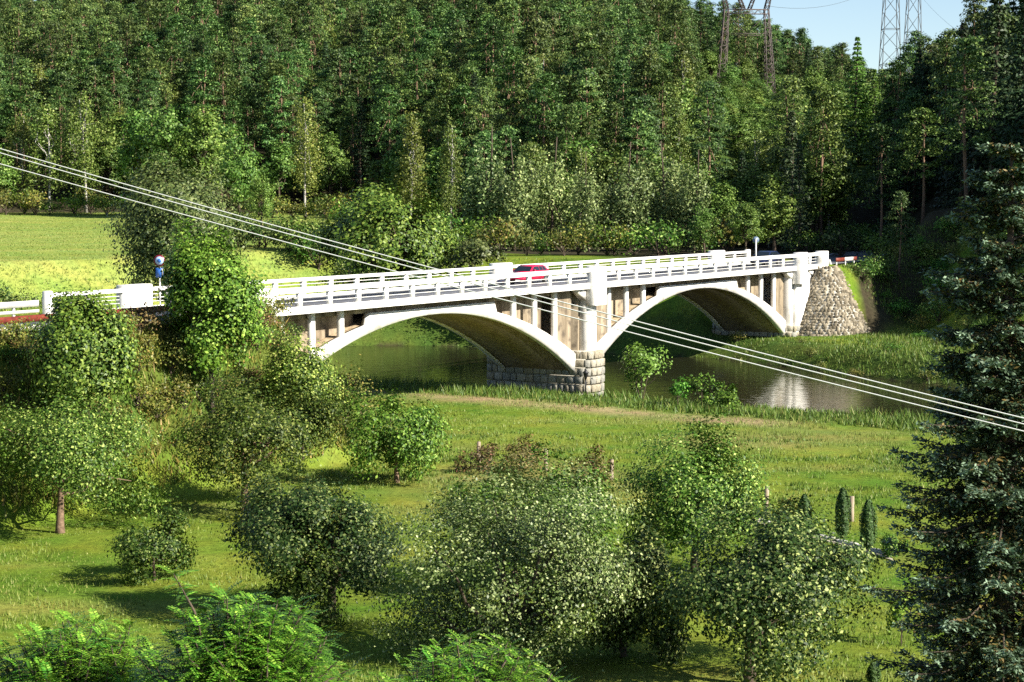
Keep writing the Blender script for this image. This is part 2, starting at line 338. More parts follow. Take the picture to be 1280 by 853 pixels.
# river water
def water_mat():
    m, n, b = newmat('river_water'); N = n.nodes; Lk = n.links.new
    b.inputs['Base Color'].default_value = (.020,.018,.009, 1); b.inputs['Roughness'].default_value = .08; b.inputs['IOR'].default_value = 1.33
    g = N.new('ShaderNodeNewGeometry'); mp = N.new('ShaderNodeMapping'); mp.inputs['Scale'].default_value = (1, 2.2, 1); Lk(g.outputs['Position'], mp.inputs[0])
    t = N.new('ShaderNodeTexNoise'); t.inputs['Scale'].default_value = .9; t.inputs['Detail'].default_value = 3; Lk(mp.outputs[0], t.inputs[0])
    bp = N.new('ShaderNodeBump'); bp.inputs['Strength'].default_value = .5; bp.inputs['Distance'].default_value = .05; Lk(t.outputs[0], bp.inputs['Height']); Lk(bp.outputs[0], b.inputs['Normal'])
    return m
P = river; V = []
tt = []
for i in range(len(P)):
    a = P[max(i-1, 0), :2]; b = P[min(i+1, len(P)-1), :2]; d = (b-a)/np.linalg.norm(b-a); nn = np.array([-d[1], d[0]]); ww = P[i, 2]+2.5
    V += [(*(P[i, :2]-nn*ww), WATER), (*(P[i, :2]+nn*ww), WATER)]
link('river', npmesh('river', V, [(2*i, 2*i+2, 2*i+3, 2*i+1) for i in range(len(P)-1)], water_mat()), kind='structure')

# ------------------------------------------------------------------ road away from the bridge
def strip(pts, off0, off1, z, name, mat, **kw):
    pts = np.array(pts); V = []
    dd = np.gradient(pts, axis=0); dd /= np.linalg.norm(dd, axis=1)[:, None]
    for p, d in zip(pts, dd):
        nn = np.array([d[1], -d[0]]); V += [(*(p+nn*off0), z), (*(p+nn*off1), z)]
    return link(name, npmesh(name, V, [(2*i, 2*i+1, 2*i+3, 2*i+2) for i in range(len(pts)-1)], mat), **kw)
def densify(P, st=3):
    out = []
    for a, b in zip(P[:-1], P[1:]):
        n = max(1, int(math.dist(a, b)/st)); out += [(a[0]+(b[0]-a[0])*i/n, a[1]+(b[1]-a[1])*i/n) for i in range(n)]
    return out+[P[-1]]
rl = densify([ROAD[0], bw(-8.3, -4.2)]); rr = densify([bw(88.2, -4.2)]+ROAD[4:])
strip(rl, 3.3, -3.3, ZD, 'road', M['asphalt'], kind='structure'); strip(rr, 3.3, -3.3, ZD, 'road', M['asphalt'], kind='structure')
for q in (rl, rr):
    for o_ in (3.05, -2.93): strip(q, o_, o_-.12, ZD+.004, 'road_marking', M['line'], kind='structure')

# ------------------------------------------------------------------ the bridge
bridge = empty('arch_bridge', (BX, BY, 0), PI/2-BA, label='white concrete bridge with two long arches crossing the river on a stone pier', cat='bridge')
W_ = M['white']; sect = [(-7.6, -1.84), (0, 39), (40.84, 79.84), (81.6, 85.4)]
MIR = lambda y, side: y if side == 0 else BW-y
def bbox_part(name, s0, s1, y0, y1, z0, z1, mat, parent=bridge, ch=.03, **kw):
    return MB().bbox((min(s0, s1), min(y0, y1), z0), (max(s0, s1), max(y0, y1), z1), ch).obj(name, mat, parent, **kw)
bbox_part('deck_slab', -8.2, 88.1,   .05, BW-.05, 7.45, 7.66, M['tan'])
MB().box((-8.2, 1.25, 7.66), (88.1, BW-1.25, 7.70)).obj('roadway', M['asphalt'], bridge)
for side in (0, 1):
    bbox_part('footway', -8.2, 88.1, MIR(.33, side), MIR(1.24, side), 7.66, 7.78, M['footway'])
    bbox_part('edge_beam', 0, 81, MIR(1.40, side), MIR(1.75, side), 7.02, 7.447, M['tan'])
def share(cache, key, mk):
    if key not in cache: cache[key] = mk()
    return cache[key]
mc = {}
for side in (0, 1):
    if side == 0: secs = [(-7.6, -1.84, 2), (0, 39, 13), (40.84, 79.84, 13), (81.6, 85.35, 2)]
    else: secs = [(-9.0, -3.3, 2), (-.9, 38.7, 13), (41.1, 79.0, 13), (81.4, 87.2, 2)]
    for a, b, nb in secs:
        bbox_part('parapet_base', a, b, MIR(0, side), MIR(.30, side), 7.44, 7.88 if side == 0 else 7.90, W_)
        bbox_part('top_rail', a, b, MIR(-.03, side), MIR(.31, side), 8.69 if side == 0 else 8.78, 8.99, M['whiteclean'])
        st = (b-a)/nb
        for i in range(1, nb):
            me = share(mc, ('post', side), lambda: MB().box((-.17, -.12, 7.88 if side == 0 else 7.90), (.17, .12, 8.69 if side == 0 else 8.78)).mesh('post', M['whiteclean']))
            o = link('post', me, bridge); o.location = (a+st*i, MIR(.15, side), 0)
        for i in range(nb):
            L0 = st-(.34 if nb > 2 else .3)
            me = share(mc, ('bar', round(L0, 2)), lambda: MB().box((-L0/2, -.02, -.018), (L0/2, .02, .018)).mesh('rail_bar', M['whiteclean']))
            for z in ((8.14, 8.40) if side == 0 else (8.15, 8.36, 8.57)):
                o = link('rail_bar', me, bridge); o.location = (a+st*(i+.5), MIR(.15, side), z)
# pilasters on the near side, block piers on the far side
for s0, s1, zb in ((-1.84, 0, 6.2), (39, 40.84, 6.2), (79.84, 81.6, 6.2), (85.35, 86.9, 6.1), (-8.7, -7.6, 6.2)):
    bbox_part('pilaster', s0, s1, -.46, .36, zb, 9.12, W_, ch=.05)
    MB().add([(s0-1.3,.36,7.43),(s0-1.3,1.0,7.43),(s0,.36,7.43),(s0,1.0,7.43),(s0,.36,6.6),(s0,1.0,6.6)], [(0,1,3,2),(2,3,5,4),(0,4,5,1)], [(0,2,4),(1,5,3)]).obj('corbel', W_, bridge)
for s0, s1 in ((-3.3, -.9), (38.7, 41.1), (79.0, 81.4)): bbox_part('parapet_block', s0, s1, BW-.5, BW+.25, 7.0, 9.2, W_, ch=.05)
for s0, s1 in ((-9.5, -9.0), (87.2, 87.9)): bbox_part('parapet_block', s0, s1, BW-.35, BW+.05, 7.0, 9.12, W_, ch=.05)
# arches
RI, RE = 37.8, 44.8
def zi(u): return 6.58-(RI-np.sqrt(RI*RI-u*u))
def ze(u): return 7.0-(RE-np.sqrt(RE*RE-u*u))
def ringpart(name, c, hw, y0, y1, mat, inset=0, cap=False, n=44):
    u = np.linspace(-hw, hw, n+1); a = zi(u)+inset; b = ze(u)-inset
    if cap: b = np.where(np.abs(u) < 7.6, 7.03, b)
    if cap:
        u = np.insert(u, [int(np.argmax(u > -7.6)), int(np.argmax(u > 7.6))], [-7.6, 7.6]); a = zi(u)+inset
        b = np.where(np.abs(u) < 7.61, 7.03, ze(u)); 
    m = len(u); V = []
    for y in (y0, y1):
        V += [(c+uu, y, zz) for uu, zz in zip(u, a)]+[(c+uu, y, zz) for uu, zz in zip(u, b)]
    V = np.array(V); k = np.arange(m-1); Q = [np.stack([k, k+1, m+k+1, m+k], 1), np.stack([2*m+k, 3*m+k, 3*m+k+1, 2*m+k+1], 1),
        np.stack([k, 2*m+k, 2*m+k+1, k+1], 1), np.stack([m+k, m+k+1, 3*m+k+1, 3*m+k], 1)]
    return link(name, npmesh(name, V, np.concatenate(Q), mat), bridge)
AC = (19.0, 60.6)                                   # arch centres
piers = (-.0, 39.92)
for c in AC:
    hw = 19.4
    ringpart('arch_ring', c, hw, .92, 1.38, W_, cap=True); ringpart('arch_ring', c, hw, BW-1.38, BW-.92, W_, cap=True)
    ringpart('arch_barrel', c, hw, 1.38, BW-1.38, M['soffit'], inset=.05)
    for sgn in (-1, 1):
        cols = [3*i for i in range(1, 6)] 
        for side in (0, 1):
            for q in cols:
                u = sgn*(19.5-q)
                if abs(u) < 7.7: continue
                z0 = float(ze(u))-.15
                bbox_part('spandrel_column', c+u-.2, c+u+.2, MIR(.98, side), MIR(1.30, side), z0, 7.447, M['whiteclean'], ch=.02)
            # recessed spandrel wall
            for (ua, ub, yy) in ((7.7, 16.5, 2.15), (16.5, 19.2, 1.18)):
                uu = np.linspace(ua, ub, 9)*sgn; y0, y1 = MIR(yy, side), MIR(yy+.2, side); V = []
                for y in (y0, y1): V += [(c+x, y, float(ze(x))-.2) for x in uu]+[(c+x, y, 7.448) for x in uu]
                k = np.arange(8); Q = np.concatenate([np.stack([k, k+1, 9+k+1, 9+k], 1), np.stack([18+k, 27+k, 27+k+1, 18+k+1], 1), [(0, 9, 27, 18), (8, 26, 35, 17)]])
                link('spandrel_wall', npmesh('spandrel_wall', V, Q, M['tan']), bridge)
for c0 in (39.92,):                                 # column pair standing on the pier
    bbox_part('pier_column', c0-.72, c0+.72, .3, 1.0, 2.75, 7.447, W_, ch=.05)
    bbox_part('pier_column', c0-.72, c0+.72, BW-1.0, BW-.3, 2.75, 7.447, W_, ch=.05)
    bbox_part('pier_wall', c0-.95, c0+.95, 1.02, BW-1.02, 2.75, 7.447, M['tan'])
bbox_part('abutment', -8.2, -.35, .55, BW-.55, -1.5, 7.447, W_); bbox_part('pier_column', -1.7, -.36, .2, .549, -1.2, 6.9, W_)
bbox_part('abutment', 80.3, 88.0, .55, BW-.55, -1.5, 7.447, W_); bbox_part('pier_column', 80.3, 83.6, .12, .549, 1.2, 6.9, W_, ch=.05)
bbox_part('pier_column', 79.6, 80.29, .45, 1.3, 2.3, 7.447, W_, ch=.04)
# stone pier and footings made of single blocks
rg = np.random.default_rng(11)
def blockmesh(seed, mat):
    r = np.random.default_rng(seed); c = .10
    b = [(-.5,-.5,-.5),(.5,-.5,-.5),(.5,.5,-.5),(-.5,.5,-.5),(-.5,-.5,.5),(.5,-.5,.5),(.5,.5,.5),(-.5,.5,.5)]
    j = lambda: float(r.uniform(-.03, .03))
    f = [(-.5+c+j(), -.5-.22+j(), -.5+c+j()), (.5-c+j(), -.5-.22+j(), -.5+c+j()), (.5-c+j(), -.5-.22+j(), .5-c+j()), (-.5+c+j(), -.5-.22+j(), .5-c+j())]
    return npmesh('stone_block', np.array(b+f), [(0,1,9,8),(1,5,10,9),(5,4,11,10),(4,0,8,11),(8,9,10,11),(4,5,6,7),(1,2,6,5),(0,4,7,3),(0,3,2,1)], mat)
bms = [blockmesh(i, M['stone'][i % 3]) for i in range(6)]
def stone_course(parent, path, z0, z1, length=.85):
    path = np.array(path, float); seg = np.linalg.norm(np.diff(path, axis=0), axis=1); cum = np.concatenate([[0], np.cumsum(seg)]); t = rg.uniform(-.4, 0)
    while t < cum[-1]:
        ln = length*rg.uniform(.7, 1.35); a, b = max(t, 0), min(t+ln, cum[-1]); t += ln
        if b-a < .2: continue
        pa = np.array([np.interp(a, cum, path[:, i]) for i in (0, 1)]); pb = np.array([np.interp(b, cum, path[:, i]) for i in (0, 1)])
        mid = (pa+pb)/2; d = pb-pa; ln2 = np.linalg.norm(d); ang = math.atan2(d[1], d[0])
        nn = np.array([d[1], -d[0]])/ln2          # outward is to the right of travel
        o = link('stone_block', bms[int(rg.integers(6))], parent)
        dep = .34; o.location = (*(mid+nn*(-.12+rg.uniform(-.02, .03))), (z0+z1)/2); o.rotation_euler = (0, 0, ang)
        o.scale = (ln2-.08, dep, z1-z0-.08)
def stone_pier(c0, hw, yf, yb, z0, z1, bulge, nc, sides=(1, 1)):
    core = MB().box((c0-hw+.18, yf+.3, z0), (c0+hw-.18, yb-.3, z1-.02)).obj('stone_pier', M['mortar'], bridge)
    for i in range(nc):
        a, b = z0+(z1-z0)*i/nc, z0+(z1-z0)*(i+1)/nc; e = .14 if i == nc-1 else 0.0
        front = [(c0-hw*math.cos(t)*(1-e*.6), yf+.35-bulge*(1-e)*math.sin(t)**.7) for t in np.linspace(0, PI, 7)]
        path = []
        if sides[0]: path += [(c0-hw*(1-e*.6), yb)]
        path += front
        if sides[1]: path += [(c0+hw*(1-e*.6), yb)]
        stone_course(core, path, a, b, .62)
    return core
stone_pier(39.92, 1.45, -.1, 8.7, -1.0, 2.78, .5, 6)
stone_pier(81.2, 1.7, .0, 8.4, -.6, 2.3, .3, 5, (1, 0))
stone_pier(-.9, 1.5, .2, 8.4, -.6, 2.6, .3, 5, (0, 1))

# rubble cone beside the right abutment
cx, cy = bw(86.6, -.1); cone = empty('stone_embankment', (cx, cy, 0), PI/2-BA, label='steep cone of rubble stone pitching beside the right end of the white bridge', cat='embankment')
def conepos(th, q):                                 # th: direction, q: 0 top .. 1 foot; local -y is outward
    r = 1.2+5.6*q; r *= 1+.08*np.sin(3*th); return np.cos(th)*r*.95, -.2-np.sin(th)*r, 7.7-6.9*q
th = np.linspace(-.15, PI+.2, 25); q = np.linspace(0, 1.06, 12); V = []
for a in th:
    for b in q: V.append(conepos(a, b))
V = np.array(V); V[:, 2] -= .05
link('cone_core', npmesh('cone_core', V, [(i*12+j, i*12+j+1, (i+1)*12+j+1, (i+1)*12+j) for i in range(24) for j in range(11)], M['mortar']), cone)
mb = MB(); b0 = np.array([(-.5,-.5,0),(.5,-.5,0),(.5,.5,0),(-.5,.5,0),(-.3,-.28,.45),(.3,-.3,.45),(.28,.3,.45),(-.3,.3,.45)])
for j in range(29):
    qq = (j+.5)/29*1.04; r = 1.2+5.6*qq; n = int(r*3.3/.33)
    for i in range(n):
        a = -.12+(PI+.3)*(i+rg.uniform(.1, .9))/n; p = np.array(conepos(a, qq)); nrm = np.array([math.cos(a), -math.sin(a), .85]); nrm /= np.linalg.norm(nrm)
        t1 = np.cross([0, 0, 1], nrm); t1 /= np.linalg.norm(t1); t2 = np.cross(nrm, t1); sz = rg.uniform(.20, .40, 2); hh = rg.uniform(.12, .36)
        c_, s_i = math.cos(rg.uniform(-.5, .5)), 0; an = rg.uniform(-.6, .6); B = b0*[sz[0], sz[1], hh]
        B = np.stack([B[:, 0]*math.cos(an)-B[:, 1]*math.sin(an), B[:, 0]*math.sin(an)+B[:, 1]*math.cos(an), B[:, 2]], 1)+rg.uniform(-.03, .03, (8, 3))
        mb.add(p+B[:, :1]*t1+B[:, 1:2]*t2+B[:, 2:]*nrm, [(0,1,5,4),(1,2,6,5),(2,3,7,6),(3,0,4,7),(4,5,6,7)])
mb.obj('rubble_stones', M['rubble'], cone, kind='stuff')
mb = MB(); pth = [conepos(PI*.03, q_) for q_ in np.linspace(-.05, 1.0, 9)]
mb.tube([(p[0]+.2, p[1]+.05, p[2]+.12) for p in pth], .22, 6); mb.obj('coping', M['kerb'], cone)

# ------------------------------------------------------------------ cars
def make_car(name, label, paint, loc, rz, scale=1):
    r = empty(name, loc, rz, label=label, cat='car'); r.scale = (scale,)*3
    prof = [(-1.95,.34),(-1.98,.62),(-1.90,.80),(-1.05,.95),(-.45,1.36),(-.15,1.42),(1.15,1.40),(1.62,1.08),(1.80,.98),(1.86,.6),(1.82,.34)]
    def wid(z): return .80 if z < .99 else .80-(z-.99)*.45
    def shell(P_, k=1., z_off=0):
        n = len(P_); V = [(x, -wid(z)*k, z+z_off) for x, z in P_]+[(x, wid(z)*k, z+z_off) for x, z in P_]; return V, n
    V, n = shell(prof); Q = [(i, i+1, n+i+1, n+i) for i in range(n-1)]+[(n-1, 0, n, 2*n-1)]
    # sides: lower body and cabin
    T = []
    lo = [0,1,2,3,8,9,10]; 
    for a in range(1, len(lo)-1): T += [(lo[0], lo[a+1], lo[a]), (n+lo[0], n+lo[a], n+lo[a+1])]
    up = [3,4,5,6,7,8]
    for a in range(1, len(up)-1): T += [(up[0], up[a+1], up[a]), (n+up[0], n+up[a], n+up[a+1])]
    MB().add(V, Q, T).obj('body', paint, r)
    e = .012
    MB().add([(-1.02,-.70,.985),(-.50,-.60,1.335),(-.50,.60,1.335),(-1.02,.70,.985)], [(0,1,2,3)]).add([(-1.03,-.70,.97),(-.51,-.60,1.32),(-.51,.60,1.32),(-1.03,.70,.97)], [(3,2,1,0)]).obj('windscreen', M['glass'], r)
    MB().add([(1.21,-.58,1.375),(1.64,-.68,1.09),(1.64,.68,1.09),(1.21,.58,1.375)], [(0,1,2,3)]).obj('rear_window', M['glass'], r)
    for sg in (-1, 1):
        for a, b, c, d in ((-.86,-.36,.28,.28), (.34,.34,.80,.80), (.86,.86,1.12,1.42)):
            y0, y1 = sg*(wid(1.02)+e), sg*(wid(1.33)+e)
            MB().add([(a,y0,1.02),(d,y0,1.02),(c,y1,1.32),(b,y1,1.32)], [(0,1,2,3)]).obj('side_window', M['glass'], r)
        for x in (-1.22, 1.18):
            t = np.linspace(0, 2*PI, 14, endpoint=False); mb = MB(); ro = .31
            V = [(x+ro*math.cos(u), sg*yy, ro+ro*math.sin(u)) for yy in (.64, .83) for u in t]+[(x, sg*.83, ro), (x, sg*.64, ro)]
            mb.add(V, [(i, (i+1)%14, 14+(i+1)%14, 14+i) for i in range(14)], [(14+i, 14+(i+1)%14, 28) for i in range(14)]+[(i, (i+1)%14, 29) for i in range(14)])
            wh = mb.obj('wheel', M['tyre'], r)
            V = [(x+.19*math.cos(u), sg*.84, ro+.19*math.sin(u)) for u in t]+[(x, sg*.85, ro)]
            MB().add(V, (), [(i, (i+1)%14, 14) for i in range(14)]).obj('rim', M['rim'], wh)
        MB().box((-1.975, sg*.52-.16, .64), (-1.86, sg*.52+.16, .78)).obj('headlight', M['lamp'], r)
        MB().box((1.80, sg*.62-.1, .72), (1.875, sg*.62+.1, .95)).obj('tail_light', M['tail'], r)
        MB().box((-.78, sg*.92-.08, .98), (-.66, sg*.92+.08, 1.1)).obj('mirror', paint, r)
    MB().box((-2.03,-.74,.36), (-1.94,.74,.54)).obj('bumper', paint, r); MB().box((1.83,-.74,.36), (1.92,.74,.56)).obj('bumper', paint, r)
    return r
rz = PI/2-BA
p = bw(39.2, -5.4); make_car('car', 'red hatchback driving left across the white bridge near its middle', M['redcar'], (p[0], p[1], ZD+.005), rz, 1.0)
p = bw(83.5, -4.6); make_car('car', 'dark blue car on the bridge deck near its right end beside the pale sign pole', M['bluecar'], (p[0], p[1], ZD+.005), rz, 1.0)

# ------------------------------------------------------------------ guardrails, signs, lamp, posts
def guardrail(name, s0, s1, n, label, topmat, lower, hgt=.72, double=False):
    a, b = bw(s0, n), bw(s1, n); r = empty(name, (a[0], a[1], ZD), PI/2-BA, label=label, cat='guardrail'); Lg = s1-s0
    MB().beam((0,0,hgt), (Lg,0,hgt), .07, .34).obj('beam', topmat, r)
    MB().beam((0,-.02,hgt-.42), (Lg,-.02,hgt-.42), .06, .17).obj('lower_beam', lower, r)
    for x in np.arange(.6, Lg, 3.0): MB().box((x-.07, .04, -.7), (x+.07, .16, hgt+.08)).obj('post', M['redsteel'] if topmat is M['redsteel'] else M['galv'], r)
guardrail('guardrail', -60, -8.8, .45, 'red painted guardrail with pale lower beam at the near road edge left of the bridge', M['redsteel'], M['galv'])
guardrail('guardrail', -60, -9.6, -BW-.2, 'white guardrail along the far road edge left of the bridge', M['galv'], M['galv'], .75)
a_ = bw(88.6, .55); r = empty('guardrail', (a_[0], a_[1], ZD), PI/2-BA, label='short red and white striped barrier beyond the right end of the bridge', cat='guardrail')
for i, mm in enumerate((M['redsteel'], M['galv'], M['redsteel'])): MB().beam((i*2.4, 0, .5), (i*2.4+(2.35 if i < 2 else .9), 0, .5), .06, .36).obj('beam', mm, r)
for x in (.4, 2.8, 5.2): MB().box((x-.06, .04, -.6), (x+.06, .15, .68)).obj('post', M['galv'], r)
def disc(c, r, y0, y1, n=20):
    t = np.linspace(0, 2*PI, n, endpoint=False); V = [(c[0]+r*math.cos(u), y, c[1]+r*math.sin(u)) for y in (y0, y1) for u in t]+[(c[0], y0, c[1]), (c[0], y1, c[1])]
    return MB().add(V, [(i, (i+1)%n, n+(i+1)%n, n+i) for i in range(n)], [(i, 2*n, (i+1)%n) for i in range(n)]+[(n+i, n+(i+1)%n, 2*n+1) for i in range(n)])
# no-stopping sign with blue plate, standing by the far parapet at the left
q = bw(-1.0, -BW-.6); Ys = 113.0; c1 = at_y(199.5, 326, Ys); r = empty('road_sign', (c1[0], Ys, 5.2), 0, label='round red-rimmed blue road sign above a square blue plate on a thin pole', cat='road sign')
k = Ys/F; zc = c1[2]-5.2
MB().tube([(0,0,0),(0,0,zc+.1)], .045, 8).obj('pole', M['galv'], r)
disc((0, zc), 7.3*k, -.085, -.05).obj('rim', M['signred'], r); disc((0, zc), 5.2*k, -.10, -.086).obj('face', M['signpale'], r); disc((0, zc), 2.6*k, -.112, -.101).obj('centre', M['signblue'], r)
MB().box((-4.7*k, -.09, zc-21*k), (4.7*k, -.05, zc-9*k)).obj('plate', M['signblue'], r)
MB().box((2.6*k, -.096, zc-20*k), (4.3*k, -.091, zc-9.5*k)).obj('plate_mark', M['galv'], r)
# sign seen from behind at the right end
pp = bw(73.0, -BW+.75); c1 = at_y(945, 300, pp[1]); xx = (945-640)/F*pp[1]; r = empty('road_sign', (c1[0], pp[1], 7.77), 0, label='small round sign on a pale pole at the right end of the bridge', cat='road sign')
zc = c1[2]-7.77; MB().tube([(0,0,0),(0,0,zc+.1)], .07, 8).obj('pole', M['galv'], r); disc((0, zc), .3, .07, .10).obj('face', M['signgrey'], r)
# garden lamp post in front of the stone pier
g = np.array([at_y(732, 492, 138)[0], 138.]); z0 = tz(*g); r = empty('lamp_post', (g[0], g[1], z0), 0, label='black lantern lamp post in the grass before the stone pier', cat='lamp post')
MB().tube([(0,0,0),(0,0,1.2)], .05, 8).obj('pole', M['black'], r)
MB().tube([(0,0,1.05),(0,0,1.25),(0,0,1.55),(0,0,1.62),(0,0,1.78),(0,0,1.9)], [.04,.12,.20,.26,.08,.02], 6).obj('lantern', M['black'], r)
# weathered wooden fence posts
for i, (px, pb, pt, lab) in enumerate(((598,580,553,'leftmost weathered fence post among brown brambles'), (682,589,562,'weathered fence post right of the dark bramble bush'), (764,601,575,'weathered fence post beside the silvery tree top'),
                        (957,646,608,'leaning fence post left of the small cypresses'), (1064,653,621,'fence post standing between two dark cypresses'))):
    x, y, z = hit(px, pb); hh = (pb-pt)*y/F; m = MB().tube([(0,0,-.2),(.01,0,hh*.5),(.06 if i == 3 else .02,0,hh)], [.12,.11,.10], 7)
    o = m.obj('fence_post', M['wood'], label=lab, cat='fence post', group='wooden fence posts across the meadow'); o.location = (x, y, z)
# low stone edging of the garden path
a = hit(945, 652); b = hit(1112, 697); edge = empty('garden_path', (a[0], a[1], 0), 0, label='pale narrow garden path with stone edging running past the small cypresses', cat='path')
for i in range(26):
    t = (i+.5)/26; x = (b[0]-a[0])*t; y = (b[1]-a[1])*t; z = tz(a[0]+x, a[1]+y)
    o = MB().bbox((-.22,-.12,-.1), (.22,.12,.12), .03).obj('edging_stone', M['kerb'], edge) if i == 0 else link('edging_stone', o.data, edge)
    o.location = (x, y+.05*math.sin(i*2.1), z+.02*math.cos(i*3)); o.rotation_euler = (0, 0, math.atan2(b[1]-a[1], b[0]-a[0])+.1*math.sin(i*5))
V = []
for i in range(14):
    t = i/13; x = (b[0]-a[0])*t; y = (b[1]-a[1])*t
    for o_ in (-.25, -1.0): V.append((x, y+o_, tz(a[0]+x, a[1]+y+o_)+.035))
link('path_surface', npmesh('path_surface', V, [(2*i+1, 2*i+3, 2*i+2, 2*i) for i in range(13)], mat_noise('pale_gravel', (.30,.27,.19), (.46,.42,.32), 6)), edge)

# ------------------------------------------------------------------ overhead wires in front of the bridge
for lab, P3, ya, yb in (('uppermost of three pale overhead wires crossing before the bridge', ((0,186.8),(375,290),(840,412.6),(1280,524)), 44, 34),
                ('middle of three pale overhead wires crossing before the bridge', ((0,192),(352.5,290),(840,418.8),(1280,531.5)), 44.6, 34.6),
                ('lowest of three pale overhead wires crossing before the bridge', ((0,205.7),(320,292.5),(840,428),(1280,540.5)), 45.2, 35.2)):
    pts = np.array([at_y(x, y, ya+(yb-ya)*x/1280) for x, y in P3]); t = (pts[:, 0]-pts[0, 0])/(pts[-1, 0]-pts[0, 0])
    cf = np.polyfit(t, pts[:, 2], 2); tt = np.linspace(-.9, 1.7, 60)
    X = pts[0, 0]+(pts[-1, 0]-pts[0, 0])*tt; Yl = ya+(yb-ya)*np.interp(t, t, t)[0]+0*tt; cy_ = np.polyfit(t, pts[:, 1], 1)
    MB().tube(np.stack([X, np.polyval(cy_, tt), np.polyval(cf, tt)], 1), .0125, 5).obj('overhead_wire', M['wire'], True and None, label=lab, cat='wire', group='overhead wires across the view')

# ------------------------------------------------------------------ lattice pylons
def lattice_leg(mb, b, t, wb, wt, n, bw_):
    b = np.array(b, float); t = np.array(t, float); cs = [(-1,-1),(1,-1),(1,1),(-1,1)]
    P = [[b+(t-b)*i/n+np.array([c[0]*(wb+(wt-wb)*i/n)/2, c[1]*(wb+(wt-wb)*i/n)/2, 0]) for c in cs] for i in range(n+1)]
    for c in range(4): mb.beam(P[0][c], P[n][c], bw_*1.5)
    for i in range(n):
        for c in range(4):
            d = (c+1) % 4
            mb.beam(P[i][c], P[i+1][d], bw_); 
            if i % 2 == 0: mb.beam(P[i+1][c], P[i+1][d], bw_)
def gx_(px, Y): return (px-640)/F*Y
Yp = 400; zb = tz(gx_(930, Yp), Yp); r = empty('pylon', (gx_(930, Yp), Yp, zb), .15, label='dark portal pylon with two lattice legs standing in the forest clearing', cat='pylon')
kp = Yp/F; zt = at_y(930, 12, Yp)[2]-zb; zm = at_y(930, 42, Yp)[2]-zb; xt, xb = 25.5*kp, 33*kp
def xl_(z): return xb+(xt-xb)*z/zt
for sg in (-1, 1):
    mb = MB(); lattice_leg(mb, (sg*xb, 0, -1), (sg*xt, 0, zt), 1.9, .9, 11, .10); mb.obj('leg', M['darksteel'], r)
    mb = MB(); lattice_leg(mb, (sg*xt, 0, zt), (sg*(xt+1.6), 0, zt+7), .9, .6, 5, .09); lattice_leg(mb, (sg*.6, 0, zt), (sg*3.4, 0, zt+7), .7, .5, 5, .09); mb.obj('upper_frame', M['darksteel'], r)
mb = MB()
for yy in (-.45, .45):
    mb.beam((-xt, yy, zt), (xt, yy, zt), .14); mb.beam((-xt, yy, zt-.9), (xt, yy, zt-.9), .12)
    for i in range(10): mb.beam((-xt+2*xt*i/10, yy, zt-(.9 if i % 2 else 0)), (-xt+2*xt*(i+1)/10, yy, zt-(0 if i % 2 else .9)), .08)
mb.obj('cross_beam', M['darksteel'], r)
mb = MB(); mb.beam((-xl_(zm), 0, zm), (xl_(zm), 0, zm), .12); mb.beam((-xl_(zm), 0, zm-.35), (xl_(zm), 0, zm-.35), .08); mb.beam((-xt, 0, zt-1), (0, 0, zm), .10); mb.beam((xt, 0, zt-1), (0, 0, zm), .10)
mb.beam((-xl_(1.5), 0, 1.5), (xl_(1.5), 0, 1.5), .09); mb.obj('bracing', M['darksteel'], r)
mb = MB()
for sg in (-1, 1): mb.beam((0, .4*sg, zt+7.6), (xt+5, .2*sg, zt+7.2), .14); mb.beam((0, .4*sg, zt+7.6), (-xt-5, .2*sg, zt+7.2), .14)
mb.beam((-xt-5, 0, zt+7), (xt+5, 0, zt+7), .16); mb.obj('cross_arm', M['darksteel'], r)
PY = []
for (x0, x1, t0, t1, Yq, lab) in ((1096, 1120, 1101, 1117, 540, 'slim pale lattice pylon on the skyline, left of the far pair'), (1124, 1146, 1130, 1144, 580, 'slim pale lattice pylon on the skyline, right of the far pair')):
    xc = (x0+x1)/2; zb = tz(gx_(xc, Yq), Yq)-1; r = empty('pylon', (gx_(xc, Yq), Yq, zb), 0, label=lab, cat='pylon', group='far pylons on the skyline')
    zt = at_y(xc, -8, Yq)[2]-zb; mb = MB(); wb_ = (x1-x0)*Yq/F*1.25; wt_ = (t1-t0)*Yq/F
    lattice_leg(mb, (0, 0, 0), ((t0+t1-x0-x1)/2*Yq/F, 0, zt), wb_, wt_, 9, .13); mb.obj('mast', M['bluesteel'], r)
    mb = MB(); mb.beam((-7, 0, zt), (7, 0, zt), .3); mb.beam((-7, 0, zt), (0, 0, zt+2.5), .2); mb.beam((7, 0, zt), (0, 0, zt+2.5), .2); mb.obj('cross_arm', M['bluesteel'], r)
for lab, a, b in (('thin power line sloping away right of the dark pylon', (-9, 900), (1090, 570)),):
    pass
for lab, p0, y0, p1, y1, sag in (('thin power line hanging left of the dark pylon on the skyline', (820,-8), 640, (908,5), 400, 1), ('thin power line hanging between the dark pylon and the far pair', (955,7), 400, (1105,-22), 540, 3),
                          ('thin power line falling to the right of the far pylons', (1150,-6), 580, (1262,75), 330, 2)):
    A, B = at_y(*p0, y0), at_y(*p1, y1); t = np.linspace(0, 1, 12)[:, None]; Pw = A+(B-A)*t; Pw[:, 2] -= 4*sag*(t*(1-t))[:, 0]
    MB().tube(Pw, .035, 4).obj('power_line', M['bluesteel'], label=lab, cat='wire', group='far power lines')

